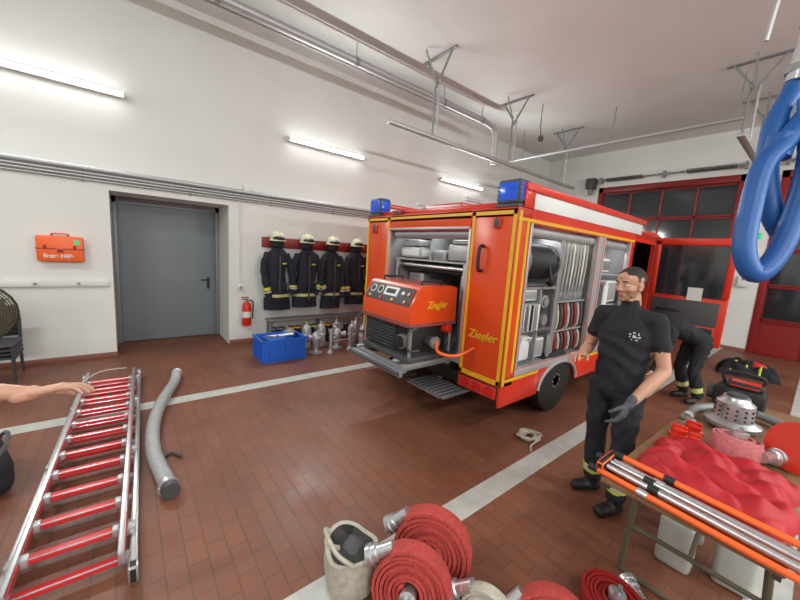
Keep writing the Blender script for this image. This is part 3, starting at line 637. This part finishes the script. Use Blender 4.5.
b.box((-2.84,y0+.38,1.432),(.5,.3,.02),M_dred,bev=.008)
for xx in (x0+.1,x1-.1): b.tube([(xx,y0+.2,1.42),(xx,y0+.2,1.47),(xx,y1-.15,1.47),(xx,y1-.15,1.42)],.012,M_black,seg=6)
for s in (x0-.03,x1+.03): b.tube([(s,y0+.1,.80),(s,y0-.04,.82),(s,y0-.05,.98),(s,y0+.05,1.03)],.012,M_dgrey,seg=8,sm=4)
b.tube([(x1+.02,y0+.35,.90),(x1+.15,y0+.25,.80),(x1+.28,y0+.38,.78),(x1+.3,y1+.06,.85)],.016,M_or2,seg=8,sm=6)
pp=b.finish('portable_fire_pump')
text('lettering','Ziegler',.10,(x1+.004,y0+.34,1.24),(0,1,0),(0,0,1),M_yel,pp,shear=.2)
b=MB(); random.seed(3)
P=[(-1.60+.10*math.cos(i*1.9)*(.5+random.random()*.8),3.06+.10*math.sin(i*1.9)*(.5+random.random()*.8),.012+.02*random.random()+.0012*i) for i in range(24)]
b.tube(P,.009,M_beige,seg=6,sm=5); b.tube([P[-1],(-1.5,2.93,.015),(-1.45,2.85,.012)],.009,M_beige,seg=6,sm=5); b.finish('rope_bundle')
# ------------------------------------------------------------------ humans
def cap(bm_b,p0,p1,r0,r1,m=None,n=14):
    m=m or M_skin; bm_b.cyl(p0,p1,r0,m,r1=r1,seg=n); bm_b.sph(p0,r0,m,seg=n,rings=8); bm_b.sph(p1,r1,m,seg=n,rings=8)
def remesh(b,name,vox,sm_it,parent,classify,mats,smooth_f=.5,disp=None):
    bmesh.ops.recalc_face_normals(b.bm,faces=b.bm.faces[:])
    me=bpy.data.meshes.new(name+'_src'); b.bm.to_mesh(me); b.bm.free()
    ob=bpy.data.objects.new(name+'_src',me); bpy.context.scene.collection.objects.link(ob)
    r=ob.modifiers.new('r','REMESH'); r.mode='VOXEL'; r.voxel_size=vox
    s=ob.modifiers.new('s','SMOOTH'); s.iterations=sm_it; s.factor=smooth_f
    bpy.context.view_layer.update()
    m2=bpy.data.meshes.new_from_object(ob.evaluated_get(bpy.context.evaluated_depsgraph_get()))
    bpy.data.objects.remove(ob)
    m2.name=name; m2.materials.clear()
    for m in mats: m2.materials.append(m)
    if disp:
        new=[v.co+v.normal*disp(v.co) for v in m2.vertices]
        for v,c in zip(m2.vertices,new): v.co=c
    idx=[mats.index(classify(p.center)) for p in m2.polygons]
    m2.polygons.foreach_set('material_index',idx); m2.polygons.foreach_set('use_smooth',[True]*len(idx))
    for v in m2.vertices: v.co-=parent.location
    o=bpy.data.objects.new(name,m2); bpy.context.scene.collection.objects.link(o); o.parent=parent
    return o
def segd(p,a,c):
    d=c-a; t=max(0,min(1,(p-a).dot(d)/max(d.length_squared,1e-9))); return (p-(a+d*t)).length,t
def hand(parent,name,w,d,n,side,m,curl=.5,sc=1.0,spread=.15):
    w=V(w); d=V(d).normalized(); n=V(n); n=(n-d*n.dot(d)).normalized(); s=d.cross(n).normalized()
    if s.dot(V(side))<0: s=-s
    b=MB(); S=sc
    cap(b,w-d*.03*S,w+d*.01*S,.027*S,.026*S)
    offs=[.030,.010,-.010,-.029]
    for o in offs: cap(b,w+d*.012*S+s*o*.6*S,w+d*.085*S+s*o*S,.015*S,.0125*S,n=10)
    cap(b,w+d*.02*S+s*.018*S+n*.006*S,w+d*.055*S+s*.032*S+n*.010*S,.017*S,.014*S,n=10)
    Ls=[(.040,.025,.020),(.045,.028,.021),(.042,.026,.020),(.033,.020,.018)]
    for k,o in enumerate(offs):
        p=w+d*.088*S+s*o*S; ang=0; dd=(d+s*spread*(o/.03)).normalized()
        for j,l in enumerate(Ls[k]):
            ang+=curl*(.5,.9,.6)[j]*(1+.12*k)
            q=p+(dd*math.cos(ang)+n*math.sin(ang))*l*S
            cap(b,p,q,(.0095,.0085,.0078)[j]*S,(.0085,.0078,.007)[j]*S,n=10); p=q
    p=w+d*.035*S+s*.032*S+n*.008*S
    for j,(l,vec) in enumerate(((.035,s*.75+d*.6+n*.3),(.030,s*.35+d*.85+n*.35),(.024,s*.1+d*.9+n*.45*(1+curl)))):
        q=p+vec.normalized()*l*S; cap(b,p,q,(.0125,.0105,.0095)[j]*S,(.0105,.0095,.008)[j]*S,n=10); p=q
    remesh(b,name,.0032*S,3,parent,lambda c:m,[m])
def head(parent,c,f,up=V((0,0,1))):
    c=V(c); f=V(f).normalized(); up=V(up); up=(up-f*up.dot(f)).normalized(); s=f.cross(up)
    R=Matrix((s,f,up)).transposed().to_4x4(); X=Matrix.Translation(c)@R@Matrix.Scale(.95,4)
    b=MB(); b.X=X
    b.sph((0,-.012,.042),(.074,.096,.084),M_skin,seg=24,rings=16); b.sph((0,.018,-.02),(.062,.074,.082),M_skin,seg=24,rings=16)
    b.sph((0,.045,-.072),(.038,.042,.038),M_skin); b.sph((0,.072,-.092),(.019,.018,.018),M_skin)
    b.sph((0,.060,.058),(.052,.028,.036),M_skin)
    for q in (-1,1):
        b.cyl((q*.010,.087,.036),(q*.046,.074,.036),.007,M_skin,seg=10); b.sph((q*.041,.060,-.018),(.022,.024,.024),M_skin)
        b.sph((q*.075,-.006,-.003),(.009,.020,.032),M_skin,rot=Matrix.Rotation(q*.25,3,'Z')); b.sph((q*.074,.004,-.026),(.009,.011,.013),M_skin)
        b.sph((q*.011,.096,-.026),(.009,.011,.008),M_skin); b.sph((q*.040,.018,-.062),(.016,.036,.026),M_skin)
    b.cyl((0,.086,.03),(0,.106,-.018),.007,M_skin,r1=.011,seg=10); b.sph((0,.107,-.020),(.0115,.013,.010),M_skin)
    b.sph((0,.084,-.050),(.024,.011,.0065),M_skin); b.sph((0,.083,-.062),(.021,.011,.0075),M_skin)
    b.cyl((0,-.03,-.15),(0,-.018,-.03),.054,M_skin,seg=18)
    Xi=X.inverted()
    def cl(p):
        l=Xi@p
        if abs(l.x)>.077 : return M_skin
        if .064<abs(l.x) and -.04<l.z<.03 and -.028<l.y<.02: return M_skin
        if abs(l.x)<.023 and l.y>.084 and -.068<l.z<-.045: return M_lip
        if l.z>.088+.012*math.cos(l.x*60) and l.y<.075: return M_hair
        if l.y<.018+.5*max(0,l.z-.05) and l.z>.010: return M_hair
        if l.y<-.02 and l.z>-.055: return M_hair
        if l.z<-.032 and l.y>.0 and l.z>-.115 and not(abs(l.x)<.028 and -.066<l.z<-.045): return M_beard
        return M_skin
    remesh(b,'head',.0036,3,parent,cl,[M_skin,M_hair,M_beard,M_lip],disp=lambda p:.005 if cl(p) is M_hair else 0)
    e=MB(); e.X=X
    for q in (-1,1):
        e.sph((q*.030,.0765,.012),(.0125,.0115,.009),M_eye); e.sph((q*.030,.0855,.012),(.0050,.0035,.0050),M_hair)
        e.tube([(q*.014,.0935,.034),(q*.032,.0885,.039),(q*.048,.077,.034)],.0028,M_hair,seg=6,sm=3)
        e.tube([(q*.017,.084,.018),(q*.030,.0885,.0215),(q*.043,.079,.017)],.0030,M_skin,seg=6,sm=3)
        e.tube([(q*.018,.084,.006),(q*.030,.0875,.0035),(q*.042,.079,.006)],.0026,M_skin,seg=6,sm=3)
    e.finish('eyes',parent)
def human(name,J,fwd,torsoM,legM,sleeve=.5,handm=(M_skin,M_skin),headf=None,headup=V((0,0,1)),shin=True,badge=False,hd=None,toe=None):
    J={k:V(v) for k,v in J.items()}; P=J['pelvis'];C=J['chest'];N=J['neck']
    root=empty(name,(P.x,P.y,0)); b=MB(); bones=[]
    F=V(fwd).normalized(); S=(J['shl']-J['shr']).normalized()
    def bone(a,c,r0,r1,m,real=True):
        if real: cap(b,a,c,r0,r1,n=16)
        bones.append((V(a),V(c),r0,r1,m))
    sp=smooth([P-(C-P).normalized()*.10,P,(P+C)/2,C,N],5)
    n=len(sp)
    prof=[(0,.09,.07),(.12,.15,.105),(.25,.162,.120),(.42,.152,.120),(.55,.158,.122),(.70,.174,.126),(.80,.168,.116),(.90,.112,.085),(1,.058,.058)]
    rings=[]
    for i,p in enumerate(sp):
        t=i/(n-1)
        for a in range(len(prof)-1):
            if prof[a][0]<=t<=prof[a+1][0]+1e-6:
                u=(t-prof[a][0])/(prof[a+1][0]-prof[a][0]); w=prof[a][1]*(1-u)+prof[a+1][1]*u; dp=prof[a][2]*(1-u)+prof[a+1][2]*u; break
        d=(sp[min(i+1,n-1)]-sp[max(i-1,0)]).normalized(); s=(S-d*S.dot(d)).normalized(); f=s.cross(d)
        rings.append([p+s*w*math.copysign(abs(math.cos(2*math.pi*k/24))**.85,math.cos(2*math.pi*k/24))+f*dp*math.sin(2*math.pi*k/24) for k in range(24)])
    b.loft(rings,M_skin)
    for i in range(n-1):
        if i<n-3: bones.append((sp[i],sp[i+1],.15 if n*.24<=i<n*.75 else .13,.15 if n*.24<=i<n*.75 else .13,legM if i<n*.20 else torsoM))
    up_=(N-C).normalized()
    bone(N-up_*.045,J['head']-(J['head']-N).normalized()*.08,.058,.054,M_skin)
    bones.append((N-up_*.12,N-up_*.06,.10,.075,torsoM))
    for q,sd in (('l',1),('r',-1)):
        sh,el,wr=J['sh'+q],J['el'+q],J['wr'+q]
        a0=C+(N-C)*.70+S*sd*.05
        cap(b,a0,sh,.056,.056,n=16); bones.append((a0,sh,.060,.06,torsoM))
        mid=sh.lerp(el,sleeve) if sleeve<1 else el
        bone(sh,mid,.059,.056 if sleeve<1 else .052,torsoM)
        if sleeve<1: bone(mid,el,.045,.040,M_skin); bone(el,el.lerp(wr,.35),.040,.043,M_skin); bone(el.lerp(wr,.35),wr,.042,.028,M_skin)
        else: bone(el,wr,.05,.040,torsoM)
        hp,kn,an=J['hp'+q],J['kn'+q],J['an'+q]
        bone(hp,hp.lerp(kn,.35),.094,.088,legM); bone(hp.lerp(kn,.35),kn,.088,.068,legM); bone(kn,kn.lerp(an,.35),.068,.072,legM); bone(kn.lerp(an,.35),kn.lerp(an,.86),.072,.066,legM)
        bone(kn.lerp(an,.86),V((an.x,an.y,.075)),.050,.046,M_black)
        tf=V(toe[q]) if toe else F; tf=V((tf.x,tf.y,0)).normalized(); g=V((an.x,an.y,0))
        for (a0,r0),(a1,r1) in (((-.04,.040),(.06,.045)),((.06,.045),(.135,.040))):
            bone(g+tf*a0+V((0,0,r0)),g+tf*a1+V((0,0,r1)),r0,r1,M_black)
    bd=C+F*.13+S*.085+V((0,0,.02))
    def cl(p):
        best=None;bdist=9
        for a,c,r0,r1,m in bones:
            dd,t=segd(p,a,c); dd-=r0+(r1-r0)*t
            if dd<bdist: bdist=dd;best=(a,c,m,t)
        m=best[2]
        if m is legM and shin:
            for q in 'lr':
                dd,t=segd(p,J['kn'+q],J['an'+q])
                if dd<.1:
                    if .60<t<.65 or .72<t<.77: return M_reflY
                    if .65<=t<=.72: return M_reflS
        if badge and m is torsoM and (p-bd).dot(F)>-.06:
            l=p-bd; rr=math.hypot(l.dot(S),l.z)
            if rr<.012 or (.022<rr<.031 and int((math.atan2(l.z,l.dot(S))+3.14)*2.2)%2==0): return M_reflS
        return m
    def disp(p):
        m=cl(p)
        if m is torsoM: return .005*math.sin(p.z*42+3*math.sin(p.x*11+p.y*13)+2*math.sin(p.z*11))*(1 if p.z<C.z else .3)
        if m is legM: return .004*math.sin(p.z*30+5*math.sin(p.x*17+p.y*13)+3*math.sin(p.z*9))
        return 0
    mats=list({m for *_,m in bones}|{M_reflY,M_reflS})
    remesh(b,'body',.009,4,root,cl,mats,.5,disp)
    head(root,J['head'],headf or F,headup)
    if hd:
        for q,m in zip('lr',handm):
            h=hd[q]; hand(root,'hand_'+q,J['wr'+q],h['d'],h['n'],h['s'],m,h.get('curl',.5),h.get('sc',1.0))
    return root
J=dict(pelvis=(-.81,2.69,.92),chest=(-.80,2.70,1.28),neck=(-.80,2.68,1.49),head=(-.81,2.65,1.63),
 shl=(-.635,2.69,1.41),shr=(-.97,2.71,1.41),ell=(-.555,2.68,1.10),elr=(-1.05,2.74,1.13),wrl=(-.655,2.47,.89),wrr=(-1.0,2.51,1.12),
 hpl=(-.72,2.68,.88),hpr=(-.90,2.70,.88),knl=(-.705,2.64,.49),knr=(-.905,2.72,.49),anl=(-.70,2.66,.09),anr=(-.91,2.80,.09))
human('man',J,(-.08,-1,0),M_cloth,M_trous,headf=(-.36,-.93,-.12),handm=(M_glove,M_skin),badge=True,
  toe=dict(l=(-.35,-.94,0),r=(-.5,-.85,0)),
  hd=dict(l=dict(d=(-.25,-.40,-.88),n=(-.9,.1,.25),s=(-.3,-.9,.4),curl=.45,sc=1.1),r=dict(d=(.0,-1,.12),n=(.3,0,-1),s=(1,0,0),curl=.5)))
J=dict(pelvis=(-.93,5.92,.86),chest=(-1.14,5.66,1.0),neck=(-1.28,5.47,.97),head=(-1.37,5.36,.88),
 shl=(-1.11,5.44,.95),shr=(-1.36,5.64,.95),ell=(-1.14,5.40,.68),elr=(-1.42,5.60,.68),wrl=(-1.22,5.30,.46),wrr=(-1.48,5.48,.46),
 hpl=(-.86,5.85,.82),hpr=(-1.0,5.98,.82),knl=(-.90,5.78,.46),knr=(-1.08,5.94,.46),anl=(-.82,5.86,.09),anr=(-1.0,6.02,.09))
human('man',J,(-.62,-.78,-.3),M_cloth,M_trous,sleeve=1,headf=(-.4,-.5,-.77),headup=V((-.4,-.5,.6)),handm=(M_skin,M_skin),
  hd=dict(l=dict(d=(-.2,-.2,-.9),n=(-.6,-.2,0),s=(-.6,-.7,0)),r=dict(d=(-.2,-.2,-.9),n=(.6,.7,0),s=(-.6,-.7,0))),toe=dict(l=(-.62,-.78,0),r=(-.62,-.78,0)))
J=dict(pelvis=(-2.23,-1.05,.92),chest=(-2.21,-1.01,1.28),neck=(-2.20,-.96,1.48),head=(-2.20,-.92,1.61),
 shl=(-2.40,-.98,1.40),shr=(-2.03,-.98,1.40),ell=(-2.45,-.95,1.10),elr=(-1.96,-.66,1.17),wrl=(-2.43,-.83,.88),wrr=(-1.90,-.32,1.10),
 hpl=(-2.32,-1.05,.88),hpr=(-2.14,-1.05,.88),knl=(-2.33,-1.02,.49),knr=(-2.13,-1.02,.49),anl=(-2.33,-1.06,.09),anr=(-2.13,-1.06,.09))
human('man',J,(0,1,0),M_cloth,M_trous,headf=(.1,1,-.3),hd=dict(l=dict(d=(0,.3,-1),n=(1,0,0),s=(0,1,0)),r=dict(d=(.04,1,.12),n=(.25,.1,-1),s=(-.9,0,-.2),curl=.4,sc=1.1)))
# ------------------------------------------------------------------ table and things
TB=Matrix.Translation((-.2,2.76,0))@Matrix.Rotation(-.03,4,'Z'); tz=.75
b=MB(); b.X=TB
b.box((0,0,tz-.015),(.60,2.05,.03),M_wood,bev=.006); 
for s in (-1,1): b.box((s*.28,0,tz-.045),(.025,2.0,.035),M_dgrey)
for y in (-.58,.72):
    for s in (-1,1): b.tube([(s*.24,y,tz-.03),(s*.27,y-.0,.30),(s*.28,y,.012)],.016,M_olive,seg=8)
    b.cyl((-.27,y,.30),(.27,y,.30),.013,M_olive,seg=8); b.cyl((-.25,y,tz-.06),(.25,y,tz-.06),.013,M_olive,seg=8); b.cyl((-.28,y,.014),(.28,y,.014),.013,M_olive,seg=8)
    b.cyl((0,y,.30),(0,y*.3,tz-.04),.01,M_olive,seg=8)
b.finish('folding_table')
def mound(b,cx,cy,lx,ly,h,z,m,seed=0,rot=0,fr=1):
    random.seed(seed); nx,ny=54,54; g=[]; ph=[random.random()*6 for _ in range(6)]
    for i in range(nx+1):
        row=[]
        for j in range(ny+1):
            u=i/nx*2-1;v=j/ny*2-1; e=max(0,1-abs(u)**4)*max(0,1-abs(v)**4)
            rid=abs(math.sin(u*4*fr+v*3+ph[0]+.8*math.sin(v*5+ph[2])))
            rid2=abs(math.sin(v*6*fr-u*2+ph[1]+.9*math.sin(u*4+ph[5])))
            hh=h*e**.5*(.45+.35*rid+.25*rid2+.05*math.sin(u*19*fr+v*9+ph[2]))
            x=u*lx/2*(1+.06*math.sin(v*6+ph[3]));y=v*ly/2*(1+.06*math.sin(u*7+ph[4]))
            row.append(b.bm.verts.new(b.X@V((cx+x*math.cos(rot)-y*math.sin(rot),cy+x*math.sin(rot)+y*math.cos(rot),z+max(.002,hh)))))
        g.append(row)
    i_=b.mi(m)
    for i in range(nx):
        for j in range(ny):
            f=b.bm.faces.new((g[i][j],g[i+1][j],g[i+1][j+1],g[i][j+1])); f.material_index=i_
    edge=[g[i][0] for i in range(nx+1)]+[g[nx][j] for j in range(1,ny+1)]+[g[i][ny] for i in range(nx-1,-1,-1)]+[g[0][j] for j in range(ny-1,0,-1)]
    f=b.bm.faces.new(edge); f.material_index=i_
b=MB(); mound(b,-.19,2.17,.54,.56,.11,tz+.001,M_tarp,3); b.finish('red_tarpaulin',angle=60)
b=MB()
for k in range(6):
    y=1.705+k*.028; mm=(M_or2,M_sil,M_or2,M_sil,M_sil,M_or2)[k]; z=tz+.018+.024*(k%2)+(.02 if k>3 else 0)
    x0=-.56+.03*(k%3)
    b.cyl((x0,y+.05,z),(.95,y-.10,z),.0135,mm,seg=10)
    b.cyl((x0-.03,y+.052,z),(x0+.01,y+.05,z),.018,M_black,seg=10); b.cyl((x0+.18,y+.033,z),(x0+.22,y+.029,z),.0175,M_black if k%2 else M_sil,seg=10)
b.box((-.54,1.83,tz+.05),(.03,.19,.03),M_black,bev=.005)
b.finish('tripod_poles')
b=MB(); p=V((-.24,3.05,tz+.02))
b.lathe([(.10,-.02),(.13,0),(.14,.01),(.14,.03),(.10,.05),(.095,.16),(.07,.18),(.065,.2),(0,.2)],p,(0,0,1),M_sil,seg=28)
for k in range(14):
    for z in (.07,.10,.13): b.sph(p+V((.097*math.cos(k*.449),.097*math.sin(k*.449),z)),(.008,.008,.008),M_black,seg=6,rings=4)
b.cyl(p+V((0,0,.2)),p+V((0,0,.215)),.05,M_dgrey,seg=20)
b.finish('suction_strainer')
def roll(c,ax,R,w,m,zb=0,**k):
    b=MB(); hose_roll(b,c,ax,R,w,m,**k); 
    zmin=min(v.co.z for v in b.bm.verts)
    for v in b.bm.verts: v.co.z-=zmin-zb
    b.finish('hose_roll')
roll((-.17,2.61,tz),(.05,.1,1),.11,.09,M_pink,zb=tz+.001,r0=.03,turns=5,start=2)
# striped cone lying on the table
b=MB(); c=V((.045,2.66,tz+.135)); ax=V((.42,.9,-.22))
b.lathe([(.13,-.012),(.13,.0),(.115,.005),(.10,.09),(.085,.18),(.070,.27),(.055,.35),(.042,.42),(.034,.45)],c,ax,M_red,mfun=lambda a:(M_red,M_red,M_red,M_white,M_red,M_white,M_red,M_white)[a])
b.finish('traffic_cone')
b=MB()
for x,y,r in ((-.41,2.56,.05),(-.37,2.70,.052),(-.33,2.50,.036)):
    b.lathe([(r,0),(r,.03),(r*.8,.035),(r*.8,.06),(r*.4,.07),(0,.07)],(x,y,tz+.001),(0,0,1),M_red,seg=20); b.box((x,y,tz+.075),(r*1.5,.02,.02),M_red,bev=.004)
b.cyl((-.42,2.73,tz+.03),(-.40,2.84,tz+.03),.024,M_sil); b.finish('red_hose_caps')
b=MB(); 
P=smooth([(-.44,3.0,tz+.032),(-.44,3.14,tz+.032),(-.36,3.3,tz+.036),(-.2,3.38,tz+.046),(-.04,3.32,tz+.04),(.02,3.15,tz+.032),(-.01,2.98,tz+.032),(-.03,2.86,tz+.034)],14)
b.tube(P,lambda t,i:.026+(.003 if i%2 else 0),M_grey,seg=10); storz(b,P[0],(0,-1,0),.03); b.finish('hose_loop')
b=MB(); p=(-.27,3.58,tz)
b.box((p[0],p[1],tz+.081),(.28,.18,.16),M_black,bev=.03); b.box((p[0]+.02,p[1],tz+.18),(.20,.14,.05),M_red,bev=.02); b.cyl((p[0]-.18,p[1],tz+.08),(p[0]-.12,p[1],tz+.08),.06,M_dgrey); b.tube([(p[0]-.1,p[1]+.05,tz+.16),(p[0]-.1,p[1]+.05,tz+.25),(p[0]+.1,p[1]+.05,tz+.25),(p[0]+.1,p[1]+.05,tz+.18)],.012,M_black,seg=6,sm=4)
b.finish('motor_pump')
for x,y,c in ((-.32,2.52,.0),(-.08,2.62,.1),(-.33,2.85,.3)):
    b=MB(); b.X=Matrix.Translation((x,y,0))@Matrix.Rotation(c,4,'Z')
    b.box((0,0,.15),(.17,.15,.30),M_can,bev=.03,seg=3); b.cyl((.03,0,.29),(.03,0,.335),.022,M_red,seg=12); b.tube([(-.06,0,.29),(-.055,0,.335),(-.01,0,.335),(.0,0,.29)],.012,M_can,seg=8,sm=3); b.finish('water_canister')
roll((-1.08,1.20,.25),(.55,-.83,.12),.21,.10,M_hose,turns=7,start=.8)
roll((-1.00,.99,.25),(.60,-.80,.15),.19,.10,M_hose,turns=7,start=1.0)
roll((-.50,1.38,.2),(.45,-.85,.3),.17,.10,M_hose,turns=6,start=.6)
roll((-.73,1.22,.2),(.35,-.9,.15),.13,.07,M_beige,turns=6,start=.9)
roll((-.42,1.86,.05),(.1,0,1),.16,.08,M_dred,turns=6,start=.6)
b=MB(); c=V((-1.33,.86,0))
rg=lambda z,a,bb,wv=.05:[c+V((a*math.cos(2*math.pi*k/28)*(1+wv*math.sin(3*2*math.pi*k/28)),bb*math.sin(2*math.pi*k/28)*(1+wv*math.cos(5*2*math.pi*k/28)),z+(.02*z/.3)*math.sin(2*2*math.pi*k/28+1))) for k in range(28)]
b.loft([rg(.012,.10,.09),rg(.02,.13,.12),rg(.12,.15,.135),rg(.21,.145,.13),rg(.235,.15,.135),rg(.23,.125,.11)],M_beige)
b.loft([rg(.232,.127,.112),rg(.234,.10,.09),rg(.236,.03,.03)],M_black)
b.tube([c+V((-.12,-.04,.22)),c+V((-.10,-.1,.29)),c+V((.06,-.12,.29)),c+V((.11,-.05,.22))],.011,M_beige,seg=6,sm=6)
b.sph(c+V((.02,.01,.225)),(.08,.06,.03),M_dgrey)
b.finish('canvas_bag')
b=MB(); mound(b,-.62,8.45,.75,.5,.26,.001,M_cloth,7,.2)
for x in (-.8,-.62,-.45): b.tube([(x,8.2,.05),(x,8.3,.2),(x+.03,8.45,.22),(x,8.62,.17)],.018,M_reflY,seg=6,sm=4)
b.sph((-.5,8.4,.2),(.12,.1,.07),M_red)
b.finish('folded_turnout_gear',angle=60)
b=MB(); b.box((-1.16,WY-.02,2.62),(.28,.03,.14),M_green,bev=.005); b.finish('exit_sign')
b=MB(); b.box((-1.16,WY-.06,1.6),(.16,.11,.25),M_white,bev=.01); b.cyl((-1.16,WY-.12,1.64),(-1.16,WY-.11,1.64),.02,M_red); b.cyl((-1.16,WY-.05,1.72),(-1.16,WY-.05,4.2),.012,M_white,seg=8); b.finish('door_control_box')
b=MB(); b.box((-4.75,WY-.12,4.12),(.25,.2,.3),M_dgrey,bev=.02); b.cyl((-4.75,WY-.12,3.8),(-4.75,WY-.12,4.0),.06,M_grey); b.finish('door_motor')
# ------------------------------------------------------------------ world, camera
w=bpy.data.worlds.new('world'); bpy.context.scene.world=w; w.use_nodes=True
w.node_tree.nodes['Background'].inputs[0].default_value=(.02,.025,.04,1); w.node_tree.nodes['Background'].inputs[1].default_value=.5
right=V((.622,.7804,.0649)).normalized(); fw=V((-.7687,.6243,-.1393)); fw=(fw-right*fw.dot(right)).normalized(); up=right.cross(fw)
cam=bpy.data.cameras.new('camera'); cam.lens=340/800*36; cam.sensor_width=36; cam.clip_start=.05
co=bpy.data.objects.new('camera',cam); bpy.context.scene.collection.objects.link(co)
M=Matrix((right,up,-fw)).transposed().to_4x4(); M.translation=(0,0,1.75); co.matrix_world=M
bpy.context.scene.camera=co
bpy.context.scene.view_settings.view_transform='Standard'
